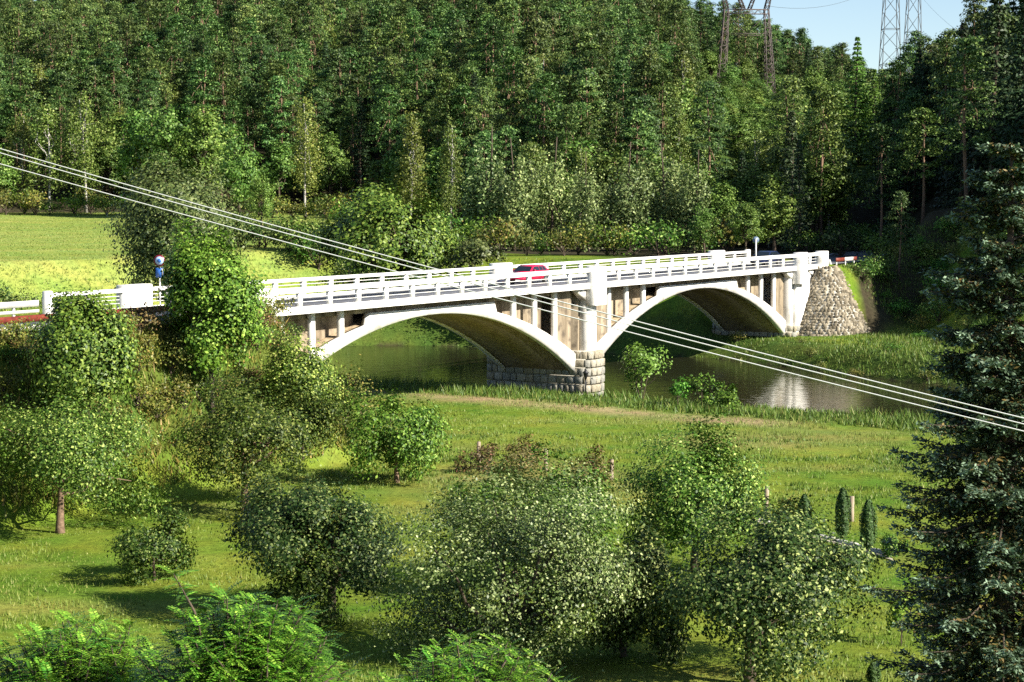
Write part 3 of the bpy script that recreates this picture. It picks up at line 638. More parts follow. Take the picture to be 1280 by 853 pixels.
# ------------------------------------------------------------------ foliage machinery
def leafquads(P, Nb, size, asp, rng, flat=.6):
    n = len(P); N = Nb+rng.normal(0, flat, (n, 3)); N /= np.linalg.norm(N, axis=1)[:, None]+1e-9
    T = np.cross(N, rng.normal(0, 1, (n, 3))); T /= np.linalg.norm(T, axis=1)[:, None]+1e-9; B = np.cross(N, T)
    sz = (size*rng.uniform(.5, 1.4, n))[:, None]
    V = np.stack([P-T*sz*.5, P+B*sz*asp*.5+N*sz*.08, P+T*sz*.5, P-B*sz*asp*.5+N*sz*.08], 1).reshape(-1, 3)
    return V
def crown_mesh(name, P, Nb, size, asp, mat, rng, flat=.6):
    V = leafquads(P, Nb, size, asp, rng, flat); return npmesh(name, V, np.arange(len(V)).reshape(-1, 4), mat)
def lobed(rng, rx, ry, rz_, zc, nl, per, leaf_r, lr=.42, low=-.6, nsub=9, shell=(.5, .8)):
    """leaf positions: lobes on an ellipsoid, sub clumps on the lobes"""
    L_ = []
    for i in range(nl):
        d = rng.normal(0, 1, 3); d /= np.linalg.norm(d)
        if d[2] < low: d[2] = -d[2]*.5
        L_.append(d*rng.uniform(*shell)*np.array([rx, ry, rz_]))
    L_ = np.array(L_); P = []; N = []
    for c in L_:
        k = rng.uniform(.75, 1.2); d = rng.normal(0, 1, (nsub, 3)); d /= np.linalg.norm(d, axis=1)[:, None]
        sc_ = c+d*np.array([rx, ry, rz_])*lr*k*rng.uniform(.5, 1, (nsub, 1))
        for s in sc_:
            m = max(2, int(per*rng.uniform(.5, 1.5))); q = rng.normal(0, 1, (m, 3))*leaf_r*np.array([1, 1, .7])
            P.append(s+q); o = s/np.array([rx, ry, rz_]); N.append(np.tile(o*.9+np.array([0, 0, .35]), (m, 1))+q/leaf_r*.25)
    P = np.concatenate(P); P[:, 2] += zc; return P, np.concatenate(N), L_+np.array([0, 0, zc])
def trunk_mesh(rng, h, r, targets, mat, lean=0., fork=.5, name='trunk', start=(0, 0), rmin=.02):
    mb = MB(); a = rng.uniform(0, 2*PI); n = 7; t = np.linspace(0, 1, n)
    P = np.stack([start[0]+math.cos(a)*lean*t+.05*np.sin(5*t+a)*h*.2, start[1]+math.sin(a)*lean*t+.05*np.cos(4*t+a)*h*.2, -.3+(h+.3)*t], 1)
    R = r*(1.25-.95*t); R[0] *= 1.3; mb.tube(P, R, 8)
    for tg in targets:
        k = rng.uniform(fork*.75, min(.95, fork*1.4)); i = k*(n-1); p0 = np.array([np.interp(k, t, P[:, c]) for c in range(3)]); d = np.array(tg)-p0
        u = np.linspace(0, 1, 5)[:, None]; Q = p0+d*u+np.array([0, 0, 1.])*(np.sin(u*PI)*-.08*np.linalg.norm(d)*rng.uniform(-.5, 1)); Q[1:-1] += rng.normal(0, .04*np.linalg.norm(d), (3, 3))
        mb.tube(Q, np.linspace(r*.55*(1-k*.4), rmin, 5), 5, cap=False)
    return mb.mesh(name, mat, True)

def px_tree(name, label, cat, base, box, leafmat, seed, leaf=.12, n=9000, depth=None, bark='bark', group=None, asp=.62, nl=14, lr=.34, flat=.42, zoff=0, fork=.5, nsub=10, squash=1, tr=.14, basez=None, leaf_r=None, low=-.5, shell=(.5, .8)):
    """a tree whose foot is seen at pixel base and whose crown fills pixel box (x0,x1,y0,y1)"""
    rng = np.random.default_rng(seed); leaf *= 1.12; n = int(n*(2.2 if n > 3000 else 1.7))
    if depth is None: X, Y, Z = hit(*base)
    else: Y = depth; X = gx_(base[0], Y); Z = tz(X, Y)
    if basez is not None: Z = basez
    x0, x1, y0, y1 = box; A = at_y(x0, y0, Y); B = at_y(x1, y1, Y)
    rx = (B[0]-A[0])/2/1.10; rz_ = (A[2]-B[2])/2/1.07; xc = (A[0]+B[0])/2-X; zc = (A[2]+B[2])/2-Z
    rsz = leaf_r or min(rx, rz_)*.125; per = n/(nl*nsub)
    P, N, lob = lobed(rng, rx, rx*squash, rz_, 0, nl, per, rsz, lr, low=low, nsub=nsub, shell=shell)
    lo = np.percentile(P, 2.5, axis=0); hi = np.percentile(P, 97.5, axis=0)
    sx = 2*rx/(hi[0]-lo[0]); sz = 2*rz_/(hi[2]-lo[2]); off = np.array([-(hi[0]+lo[0])/2*sx, 0, -(hi[2]+lo[2])/2*sz])
    tf = lambda q: q*np.array([sx, sx, sz])+off+np.array([xc, 0, zc])
    P = tf(P); lob = tf(lob); P[:, 2] = np.maximum(P[:, 2], .1)
    r = empty(name, (X, Y, Z), 0, label=label, cat=cat, group=group)
    link('trunk', trunk_mesh(rng, max(.8, zc), tr, lob, M[bark], fork=fork), r)
    link('crown', crown_mesh('crown', P, N, leaf, asp, leafmat, rng, flat), r)
    return r

# --- the orchard trees and shrubs one can tell apart
px_tree('apple_tree', 'spreading apple tree at far left with short reddish trunk on the lawn', 'tree', (76,668), (-20,190,496,642), L['apple'], 21, .11, 15000, bark='applebark', tr=.17, fork=.7)
px_tree('apple_tree', 'broad orchard tree with forked trunk, below the left end of the bridge', 'tree', (305,640), (238,425,478,600), L['apple'], 22, .115, 14000, bark='applebark', tr=.17, fork=.65)
px_tree('apple_tree', 'small round apple tree on a thin reddish trunk, alone on the grass', 'tree', (496,604), (430,556,496,588), L['bright'], 23, .14, 6000, bark='applebark', tr=.12, fork=.7)
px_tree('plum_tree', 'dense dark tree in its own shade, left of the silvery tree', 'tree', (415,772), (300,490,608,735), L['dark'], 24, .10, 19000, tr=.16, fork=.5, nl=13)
px_tree('pear_tree', 'large silvery-leaved tree in the middle of the orchard', 'tree', (640,838), (494,790,606,822), L['grey'], 25, .09, 26000, tr=.2, nl=24, lr=.34, fork=.35, low=-.95)
px_tree('apple_tree', 'yellow-green tree behind the large silvery tree', 'tree', (665,735), (540,770,584,700), L['bright'], 26, .12, 9000, tr=.15, nl=13)
px_tree('apple_tree', 'tall pale-tipped tree right of the middle with trunk hidden', 'tree', (868,716), (783,946,540,684), L['apple'], 27, .11, 12500, tr=.15, nl=12)
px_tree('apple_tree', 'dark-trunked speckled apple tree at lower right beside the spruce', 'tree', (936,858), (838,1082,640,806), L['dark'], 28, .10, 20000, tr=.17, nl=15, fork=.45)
px_tree('plum_tree', 'low dark drooping tree right of the silvery tree', 'tree', (778,822), (738,862,676,812), L['dark'], 29, .115, 6500, tr=.12, nl=9)
px_tree('young_fruit_tree', 'small sparse tree on the lawn left of the dark tree', 'tree', (193,728), (150,238,640,720), L['apple'], 30, .10, 4200, tr=.05, nl=9)
px_tree('leafy_shrub', 'pale green shrub below the dark tree', 'shrub', (380,790), (332,428,690,782), L['apple'], 31, .10, 3500, tr=.05)
px_tree('dense_tree', 'dense round dark-green tree in front of the bridge end at left', 'tree', (104,500), (48,165,374,490), L['bush'], 32, .16, 15000, depth=87, tr=.14, nl=34, lr=.22, shell=(.6, .84), flat=.38)
px_tree('maple_tree', 'bright green upright tree hiding the left end of the bridge', 'tree', (262,480), (208,326,298,450), L['bright'], 33, .17, 15000, depth=98, tr=.14, nl=26, lr=.26, shell=(.5, .84))
px_tree('leafy_shrub', 'light green shrub climbing in front of the left arch', 'shrub', (376,532), (330,424,424,522), L['apple'], 34, .13, 7500, depth=101, tr=.07)
px_tree('leafy_shrub', 'yellow-green shrub beneath the left spandrel of the bridge', 'shrub', (430,540), (395,476,462,536), L['olive'], 35, .15, 1600, depth=107, tr=.05)
px_tree('locust_sapling', 'thin staked sapling on the lawn beside the spruce', 'tree', (1127,808), (1108,1148,738,784), L['bright'], 36, .10, 420, tr=.025, nl=5)
px_tree('willow_tree', 'tall grey-green willow with bent pale branches beyond the bridge', 'tree', (205,350), (154,292,208,350), L['willow'], 40, .20, 15000, depth=134, tr=.3, nl=20, lr=.3, fork=.35, basez=7.3)
px_tree('round_willow', 'big rounded yellow-green tree beyond the bridge left of centre', 'tree', (488,345), (400,570,242,342), L['bush'], 41, .30, 12000, depth=176, tr=.3, nl=70, lr=.16, low=-.3, flat=.35, shell=(.74, .86), basez=7.3)
px_tree('leafy_shrub', 'pale spiky shrub peeping over the far parapet', 'shrub', (590,338), (556,628,298,338), L['willow'], 42, .25, 1800, depth=172, tr=.06, basez=7.2)
px_tree('riverside_tree', 'little green tree at the water edge right of the stone pier', 'tree', (803,492), (778,832,432,492), L['larch'], 43, .22, 900, depth=139, tr=.06, nl=8)
for i, (x, y, b_, l) in enumerate((((878), 505, (855,905,468,506), 'leafy riverside shrub left of the pylon reflection'), (848, 495, (838,860,474,496), 'small riverside shrub by the near bank'), (905, 508, (895,922,484,508), 'low riverside shrub right of its larger neighbour'))):
    px_tree('riverside_shrub', l, 'shrub', (x, y), b_, L['bright'], 44+i, .16, 700, depth=131-i, tr=.03, nl=6)
px_tree('leafy_shrub', 'dark bramble bush by the second fence post', 'shrub', (650,590), (620,682,548,590), L['rust'], 47, .13, 1100, tr=.03, nl=8)
px_tree('leafy_shrub', 'brown-green bramble bush beside the leftmost fence post', 'shrub', (588,590), (568,622,556,590), L['rust'], 48, .13, 700, tr=.03, nl=7)
px_tree('leafy_shrub', 'thin bramble bush before the third fence post', 'shrub', (738,604), (714,768,560,604), L['rust'], 49, .13, 800, tr=.03, nl=7)
px_tree('leafy_shrub', 'small round shrub right of the leaning fence post', 'shrub', (985,648), (972,1003,620,650), L['olive'], 50, .10, 900, tr=.03, nl=6)
px_tree('leafy_shrub', 'round clipped shrub at the edge of the spruce', 'shrub', (1118,698), (1102,1134,670,700), L['apple'], 51, .09, 1200, tr=.03, nl=7)
for i, (x, b_, t_, l, w_) in enumerate(((1005,670,622,'leftmost and smallest of the three columnar cypresses', 17), (1053,674,613,'middle columnar cypress, slim and bluish, beside the fence post', 18), (1085,689,628,'darkest columnar cypress, widest and nearest the spruce', 20), (1092,856,832,'tiny dark conifer on the lawn at the bottom edge', 16))):
    rng = np.random.default_rng(60+i); X, Y, Z = hit(x, b_); k = Y/F; hh = (b_-t_)*k; ww = w_*k/2; n = 3200 if i < 3 else 900
    z = rng.uniform(0, 1, n)**.9; a = rng.uniform(0, 2*PI, n); prof = np.minimum(1, (1.03-z)*2.6)**.6*np.minimum(1, .55+z*2.5)*(1+.16*np.sin(a*5+z*3+i)); rr_ = ww*prof*rng.uniform(.7, 1.05, n)
    P = np.stack([np.cos(a)*rr_, np.sin(a)*rr_, .08+z*hh], 1); N = np.stack([np.cos(a), np.sin(a), np.full(n, .5)], 1)
    r = empty('cypress', (X, Y, Z), 0, label=l, cat='conifer', group='small columnar conifers' if i < 3 else None)
    MB().tube([(0,0,-.1),(0,0,hh*.8)], [.05,.02], 6).obj('trunk', M['bark'], r)
    link('crown', crown_mesh('crown', P, N, .11, .45, L['cypress'], rng, .35), r)

# --- copies machinery for woodland trees
def tree_proto(kind, seed):
    rng = np.random.default_rng(seed)
    if kind == 'pine':
        hgt = rng.uniform(17, 20); z0 = hgt*rng.uniform(.34, .46); P = []; N = []; tg = []
        npad = 50
        for i in range(npad):
            t = (i+.5)/npad; z = z0+(hgt-z0)*t; rr = (2.75*(1-t**2.4)+.35)*rng.uniform(.42, 1.12); a = i*2.39+rng.uniform(-.5, .5)
            c = np.array([math.cos(a)*rr, math.sin(a)*rr, z+rng.uniform(-.3, .5)]); m = 115; q = rng.normal(0, 1, (m, 3))*np.array([.47, .47, .19])
            P.append(c+q); N.append(q*np.array([.8,.8,1.5])+np.array([.25, -.2, .7])); 
            if i % 9 == 0: tg.append(c)
        return trunk_mesh(rng, hgt-.6, .19, tg, M['pinebark'], lean=.5, fork=.72), crown_mesh('crown', np.concatenate(P), np.concatenate(N), .36, .45, L['pine'], rng, .55)
    if kind == 'spruce' or kind == 'larch':
        hgt = rng.uniform(15, 20); n = 3800; z = rng.uniform(0, 1, n)**1.15; lay = np.floor(z*26)/26+rng.uniform(0, .02, n); a = rng.uniform(0, 2*PI, n)
        ar = rng.uniform(.6, 1.1, 26*9)[(np.floor(z*26)*9+np.floor(a/2/PI*9)).astype(int) % 234]
        R = 2.6*(1-lay)**.85*ar*rng.uniform(.25, 1, n)**.5+.1; P = np.stack([np.cos(a)*R, np.sin(a)*R, 1.5+lay*(hgt-1.5)-R*.25+rng.uniform(-.1, .1, n)], 1)
        N = np.stack([np.cos(a)*.5, np.sin(a)*.5, np.full(n, .9)], 1)
        return trunk_mesh(rng, hgt-.4, .2, [], M['bark']), crown_mesh('crown', P, N, .42, .4, L['fir' if kind == 'spruce' else 'larch'], rng, .45)
    if kind == 'birch':
        hgt = rng.uniform(13, 16); rx = rng.uniform(1.7, 2.2); nb = 84; P = []; N = []; tg = []
        for i in range(nb):
            t = rng.uniform(0, 1); z = hgt*(.28+.72*t); R = rx*math.sin(min(1, (1-t)*1.15+.08)*PI*.62)**.8*rng.uniform(.3, 1.05); a = rng.uniform(0, 2*PI)
            c = np.array([math.cos(a)*R, math.sin(a)*R, z]); m = 62; q = rng.normal(0, 1, (m, 3))*np.array([.36, .36, .75]); q[:, 2] -= .4
            P.append(c+q); N.append(q*[1, 1, .3]+np.array([math.cos(a), math.sin(a), .5])*.6)
            if i % 6 == 0: tg.append(c)
        return trunk_mesh(rng, hgt-.3, .15, tg, M['birchbark'], lean=.4, fork=.6), crown_mesh('crown', np.concatenate(P), np.concatenate(N), .27, .6, L['birch'], rng, .7)
    if kind == 'poplar':
        hgt = rng.uniform(13, 16); P = []; N = []; tg = []
        for i in range(46):
            a = rng.uniform(0, 2*PI); R = 2.3*rng.uniform(.1, 1)**.6; zt_ = hgt*(1-.22*R/2.3)*rng.uniform(.75, 1.0); m = 110
            q = rng.normal(0, 1, (m, 3))*np.array([.33, .33, 1.1]); c = np.array([math.cos(a)*R, math.sin(a)*R, zt_-1.6-rng.uniform(0, hgt*.45)]); P.append(c+q); N.append(q*[1, 1, .3]+np.array([math.cos(a), math.sin(a), .4])*.5)
            if i % 4 == 0: tg.append(c)
        return trunk_mesh(rng, hgt-1, .15, tg, M['bark'], lean=.4, fork=.5), crown_mesh('crown', np.concatenate(P), np.concatenate(N), .30, .6, L['aspen'], rng, .7)
    if kind in ('broad', 'scrub'):
        hgt = rng.uniform(12, 15); rx = rng.uniform(3.0, 3.8)
        P, N, lob = lobed(rng, rx, rx, hgt*.42, hgt*.56, 19, 34, .40, .36, low=-.8, nsub=11)
        return trunk_mesh(rng, hgt*.6, .22, lob, M['bark'], fork=.55), crown_mesh('crown', P, N, .36, .62, L['broad'], rng, .65)
protos = {}
def proto(kind, i):
    if (kind, i) not in protos: protos[(kind, i)] = tree_proto(kind, 1000+i*17+hash_(kind))
    return protos[(kind, i)]
def hash_(s): return sum(ord(c) for c in s)
NAMES = {'pine': 'pine_tree', 'spruce': 'spruce_tree', 'birch': 'birch_tree', 'broad': 'woodland_tree', 'poplar': 'aspen_tree', 'larch': 'larch_tree'}
def put(kind, i, x, y, z, s, rz_, label, group=None, wide=1.0):
    t, c = proto(kind, i); r = empty(NAMES[kind], (x, y, z), rz_, label=label, cat='tree', group=group); r.scale = (s*wide, s*wide, s)
    link('trunk', t, r); link('crown', c, r); return r
# named trees in front of the forest: (kind, px, top py, depth, label, width)
occupied = []; named = []
for kind, i, px, top, Y, wd, lab in (
    ('spruce', 0, 1200, 24, 222, 1.15, 'tall dark spruce at the upper right, leftmost of three'), ('spruce', 1, 1240, -30, 212, 1.2, 'tall dark spruce at the upper right corner, middle of three'), ('spruce', 2, 1278, -50, 200, 1.2, 'tall dark spruce at the upper right corner, rightmost of three'),
    ('birch', 0, 108, 106, 299, 1.15, 'birch with a pale trunk standing at the edge of the bright field'),
    ('birch', 1, 62, 116, 301, 1.2, 'drooping birch at far left of the field edge'),
    ('birch', 2, 384, 112, 285, 1.05, 'slender pale birch with white trunk against dark pines'),
    ('birch', 3, 515, 128, 262, 1.1, 'yellowish weeping birch in the dark gap left of centre'),
    ('birch', 0, 563, 138, 240, .8, 'thin birch left of the pale-tipped aspens'),
    ('birch', 4, 30, 128, 304, 1.1, 'birch at the left border of the photo'),
    ('birch', 1, 668, 165, 236, .9, 'birch with a bright trunk among the pale-tipped aspens'),
    ('broad', 0, 178, 130, 285, 1.0, 'broad leafy tree behind the willow, left one'), ('broad', 1, 215, 124, 281, 1.05, 'broad leafy tree behind the willow, with pale flecked top'),
    ('broad', 2, 258, 128, 279, 1.1, 'broad leafy tree behind the willow, right one'), ('broad', 3, 300, 150, 265, .95, 'rounded leafy tree stepping down right of the willow'),
    ('broad', 4, 328, 208, 240, .75, 'vivid green small tree right of the willow'), ('broad', 1, 440, 246, 205, .55, 'low leafy tree behind the round willow'),
    ('poplar', 0, 610, 158, 232, 1.15, 'pale-tipped aspen, leftmost of the row beyond the river'), ('poplar', 1, 643, 172, 229, 1.1, 'pale-tipped aspen left of the bright birch trunk'), ('poplar', 2, 690, 168, 233, 1.1, 'pale-tipped aspen in the middle of the row'),
    ('poplar', 3, 735, 190, 227, 1.0, 'dull aspen in the row beyond the bridge'), ('poplar', 0, 786, 176, 228, 1.15, 'aspen with several pale spires beyond the bridge'), ('poplar', 1, 828, 176, 230, 1.15, 'wide aspen with spiky pale crown beyond the bridge'), ('poplar', 2, 868, 184, 226, 1.1, 'aspen at the right end of the row'),
    ('broad', 0, 905, 222, 226, 1.1, 'leafy tree above the right arch, darker left one'), ('broad', 3, 968, 212, 212, 1.2, 'large bright leafy tree above the right end of the bridge'), ('broad', 4, 880, 248, 210, 1.0, 'low bright tree beyond the far parapet at right'), ('broad', 2, 932, 250, 205, 1.0, 'light green leafy bush-like tree next to the sign pole'),
    ('larch', 0, 1068, 44, 318, 1.3, 'bright yellow-green larch on the slope below the far pylons'), ('larch', 1, 1090, 84, 312, 1.0, 'smaller yellow-green larch beside the tall one'),
    ('larch', 2, 905, 20, 470, 1.4, 'light green conifer by the dark pylon, left one'), ('pine', 0, 1098, 150, 216, 1.0, 'near pine with layered boughs right of the bridge end'), ('pine', 1, 1150, 130, 212, 1.1, 'tall pine behind the blue spruce'),
    ('pine', 2, 1125, 235, 194, .9, 'lower pine above the right embankment'), ('pine', 3, 1205, 40, 205, 1.15, 'high pine at the upper right with red branches')):
    X = gx_(px, Y); Z = tz(X, Y); zt = at_y(px, top, Y)[2]; t, c = proto(kind, i)
    hc = max(v.co.z for v in c.vertices); s = (zt-Z)/hc; put(kind, i, X, Y, Z-.2, s, rg.uniform(0, 6.28), lab, wide=wd*(14/hc if False else 1)*min(1.25, max(.7, 1/s**.3))); occupied.append((X, Y, 3.2)); named.append((px, min(Y, 320), 10+6*wd if kind in ('birch', 'larch') else 8))
# woodland edge in front of the pines: a belt of leafy trees
rf = np.random.default_rng(77); forest_pts = []
def clear(X, Y, r=2.5): return all((X-a)**2+(Y-b)**2 > (r+c*.5)**2 for a, b, c in occupied)
def add_grid(y0, y1, cell, kindf, xl=-12, xh=14):
    y = y0
    while y < y1:
        x = -y*.275+xl
        while x < y*.275+xh:
            X = x+rf.uniform(-.45, .45)*cell; Y = y+rf.uniform(-.45, .45)*cell; x += cell
            kd = kindf(X, Y)
            if kd is None or not clear(X, Y): continue
            forest_pts.append((X, Y, kd))
        y += cell
def kf(X, Y):
    hgt, D_, far_, s_2, n_2, rd_ = terrain(np.array([X]), np.array([Y])); 
    if not far_[0] or D_[0] < 8 or rd_[0] < 6.5: return None
    px = 640+F*X/Y
    if any(abs(px-a) < c and Y < b for a, b, c in named): return None
    edge = 300-57*float(sstep(-30, 5, np.array(X)))
    if X < 33 and Y < edge: return None
    if X >= 31 and Y < 219: return None
    if n_2[0] > -13 and s_2[0] < 100: return None
    # clearing round the dark pylon
    if 862 < px < 1008 and 262 < Y < 452: return 'low'
    if 1008 <= px < 1130 and 275 < Y < 440: return 'low' if rf.random() < .75 else 'broad'
    u = rf.random()
    if X < 33 and Y < edge+9: return 'broad' if u < .6 else ('birch' if u < .75 else ('poplar' if u < .9 else 'pine'))
    if X >= 46: return 'pine' if u < .62 else 'spruce'
    if X > 20 and Y < 320: return 'broad' if u < .5 else ('pine' if u < .8 else 'birch')
    if X > 20 and Y >= 452: return 'broad' if u < .30 else ('pine' if u < .85 else 'spruce')
    return 'pine' if u < .86 else ('spruce' if u < .90 else ('broad' if u < .96 else 'birch'))
add_grid(188, 330, 5.2, kf, xh=3); add_grid(200, 300, 4.2, lambda X, Y: None if X < 30 else {'pine':'spruce'}.get(kf(X, Y), kf(X, Y)), xh=4); add_grid(330, 470, 5.8, kf, xh=5); add_grid(470, 590, 6.5, kf, xh=5)
for _y in np.arange(188, 330, 6.5):        # the wooded slope goes on past the right and left edges of the view
    for _x in list(np.arange(_y*.275+6, 104, 6.5))+list(np.arange(-120, -_y*.275-14, 6.5)):
        X, Y = _x+rf.uniform(-2.5, 2.5), _y+rf.uniform(-2.5, 2.5)
        if (_x > 0 and Y > 236) or (_x < 0 and Y > 297): forest_pts.append((X, Y, 'pine' if rf.random() < .6 else 'broad'))
print('forest points', len(forest_pts))
forest_pts.sort(key=lambda p: p[1])
FX = np.array([p[0] for p in forest_pts]); FY = np.array([p[1] for p in forest_pts]); FZ = terrain(FX, FY)[0]
limit = {'pine': 270, 'spruce': 60, 'broad': 110, 'birch': 40, 'poplar': 25, 'low': 60}; cnt = {k: 0 for k in limit}
COLS = ((90,'above the two left birches'),(200,'above the field left of the willow'),(290,'above the broad trees by the willow'),(370,'left of the slender pale birch'),(470,'right of the slender pale birch'),(560,'above the yellowish weeping birch'),(660,'above the left end of the aspen row'),
        (760,'above the middle of the aspen row'),(860,'above the right end of the aspen row'),(960,'around the dark pylon'),(1060,'between the pylon and the bright larch'),(1120,'in the shaded side valley below the far pylons'),(1200,'on the steep slope left of the blue spruce'),(9999,'on the steep slope behind the blue spruce'))
def where(X, Y):
    px = 640+F*X/Y; row = 'in the front rows' if Y < 300+25*(X < -20) else ('halfway up' if Y < 385 else 'near the skyline')
    return [t for lim, t in COLS if px < lim][0]+', '+row
WHO = {'pine':'Scots pine','spruce':'dark narrow spruce','broad':'leafy woodland tree','birch':'light birch','poplar':'aspen','low':'young leafy tree'}
def zone(X): return 'left' if X < -25 else ('middle' if X < 28 else 'right')
LB = {('pine','left'): 'tall Scots pine with orange upper trunk in the forest above the bright field', ('pine','middle'): 'tall Scots pine on the wooded slope above the aspen row', ('pine','right'): 'dark pine on the steep wooded slope at the right',
      ('spruce','left'): 'narrow dark spruce among the pines above the field', ('spruce','middle'): 'narrow dark spruce among the pines in the middle of the slope', ('spruce','right'): 'dark spruce on the steep slope at the right',
      ('broad','left'): 'leafy tree at the foot of the forest behind the field', ('broad','middle'): 'leafy tree in the shaded foot of the slope beyond the river', ('broad','right'): 'leafy tree on the shaded valley side right of the bridge',
      ('birch','left'): 'light birch scattered in the forest behind the field', ('birch','middle'): 'light birch scattered on the middle slope', ('birch','right'): 'light birch in the side valley right of the bridge',
      ('poplar','left'): 'aspen at the forest edge behind the field', ('poplar','middle'): 'aspen in the shaded belt beyond the river', ('poplar','right'): 'aspen at the valley mouth',
      ('low','left'): 'young leafy tree in the clearing', ('low','middle'): 'young leafy tree in the clearing around the dark pylon', ('low','right'): 'young leafy tree in the clearing below the dark pylon'}
rest = {}
for (X, Y, kd), Z in zip(forest_pts, FZ):
    vis = -25 < 640+F*X/Y < 1305; cnt[kd] += vis; s = float(rf.uniform(.74, 1.12)); kind, wide = kd, 1.0
    if kd == 'low': kind = 'broad'; s *= .52; wide = 1.45
    if kd == 'broad': s *= rf.uniform(.8, 1.05)
    
    i = int(rf.integers(5 if kind in ('pine', 'broad', 'birch') else 4)); rzz = float(rf.uniform(0, 6.28))
    if vis and cnt[kd] <= limit[kd]:
        wide = wide*(1.25 if kd == 'broad' and Y < 330 else 1.0); z_ = zone(X); put(kind, i, X, Y, Z-.2, s, rzz, WHO[kd]+' '+where(X, Y), group='%s, %s part of the wood' % (NAMES[kind].replace('_', ' ')+'s' if kd != 'low' else 'young trees', z_), wide=wide)
    else: rest.setdefault((kind, i), []).append((X, Y, Z-.2, s, rzz, wide))
# everything farther: one stuff object, instanced by geometry nodes from the same trees
pts = []; idx = []; scl = []; rot = []
keys = sorted(rest)
for k_, key in enumerate(keys):
    for (X, Y, Z, s, rzz, wide) in rest[key]: pts.append((X, Y, Z)); idx.append(k_); scl.append((s*wide, s*wide, s)); rot.append(rzz)
me = bpy.data.meshes.new('far_forest'); me.from_pydata(pts, [], [])
a = me.attributes.new('idx', 'INT', 'POINT'); a.data.foreach_set('value', np.array(idx, dtype=np.int32))
a = me.attributes.new('rotz', 'FLOAT_VECTOR', 'POINT'); a.data.foreach_set('vector', np.array([(0, 0, r_) for r_ in rot], dtype=np.float32).ravel())
a = me.attributes.new('scl', 'FLOAT_VECTOR', 'POINT'); a.data.foreach_set('vector', np.array(scl, dtype=np.float32).ravel())
ff = link('far_forest', me, label='dense pine forest covering the far hillside up to the skyline', cat='forest', kind='stuff')
ng = bpy.data.node_groups.new('scatter_trees', 'GeometryNodeTree'); ng.interface.new_socket('Geometry', in_out='INPUT', socket_type='NodeSocketGeometry'); ng.interface.new_socket('Geometry', in_out='OUTPUT', socket_type='NodeSocketGeometry')
gi = ng.nodes.new('NodeGroupInput'); go = ng.nodes.new('NodeGroupOutput'); jn = ng.nodes.new('GeometryNodeJoinGeometry')
def attr(nm, ty):
    n = ng.nodes.new('GeometryNodeInputNamedAttribute'); n.data_type = ty; n.inputs[0].default_value = nm; return [o for o in n.outputs if o.enabled][0]
ai, ar, asx = attr('idx', 'INT'), attr('rotz', 'FLOAT_VECTOR'), attr('scl', 'FLOAT_VECTOR')
users = {}
for o in bpy.data.objects:
    if o.type == 'MESH' and o.parent: users.setdefault(o.data.name, o)
for k_, key in enumerate(keys):
    t, c = proto(*key)
    for me_ in (t, c):
        if me_.name not in users:      # a tree of this shape must stand somewhere: put one at its first rest point
            X, Y, Z, s, rzz, wide = rest[key][0]; r = put(key[0], key[1], X, Y+.01, Z, s, rzz, LB[(key[0], zone(X))], group='%s, %s part of the wood' % (NAMES[key[0]].replace('_', ' ')+'s', zone(X)))
            for ch in r.children: users[ch.data.name] = ch
    cmp_ = ng.nodes.new('FunctionNodeCompare'); cmp_.data_type = 'INT'; cmp_.operation = 'EQUAL'
    ins = [s_x for s_x in cmp_.inputs if s_x.enabled]; ng.links.new(ai, ins[0]); ins[1].default_value = k_
    j2 = ng.nodes.new('GeometryNodeJoinGeometry')
    for me_ in (t, c):
        oi = ng.nodes.new('GeometryNodeObjectInfo'); oi.inputs[0].default_value = users[me_.name]; ng.links.new(oi.outputs['Geometry'], j2.inputs[0])
    iop = ng.nodes.new('GeometryNodeInstanceOnPoints'); ng.links.new(gi.outputs[0], iop.inputs['Points']); ng.links.new(cmp_.outputs[0], iop.inputs['Selection'])
    ng.links.new(j2.outputs[0], iop.inputs['Instance']); ng.links.new(ar, iop.inputs['Rotation']); ng.links.new(asx, iop.inputs['Scale']); ng.links.new(iop.outputs[0], jn.inputs[0])
ng.links.new(jn.outputs[0], go.inputs[0]); md = ff.modifiers.new('scatter', 'NODES'); md.node_group = ng
print('stuff trees', len(pts), {k: v for k, v in cnt.items()})

# ------------------------------------------------------------------ scrub on banks
def scrub_mesh(seed, lm, n=900, leaf=.14, rx=1.3, rz_=1.0):
    rng = np.random.default_rng(seed); P, N, lob = lobed(rng, rx, rx, rz_, rz_*.8, 9, n/(9*8), .22, .45, low=-.2, nsub=8); P[:, 2] = np.maximum(P[:, 2], -.1)
    return trunk_mesh(rng, rz_*.7, .05, lob, M['bark'], fork=.4, name='stem'), crown_mesh('foliage', P, N, leaf, .6, lm, rng, .7)
SM = [scrub_mesh(300+i, L[k]) for i, k in enumerate(('olive', 'olive', 'rust', 'bright', 'apple', 'olive', 'dark'))]
def scrub(x, y, z, s, i, lab, group):
    r = empty('scrub_bush', (x, y, z), float(rf.uniform(0, 6.28)), label=lab, cat='bush', group=group); r.scale = (s, s, s*.95); link('stem', SM[i][0], r); link('foliage', SM[i][1], r)
n_s = 0
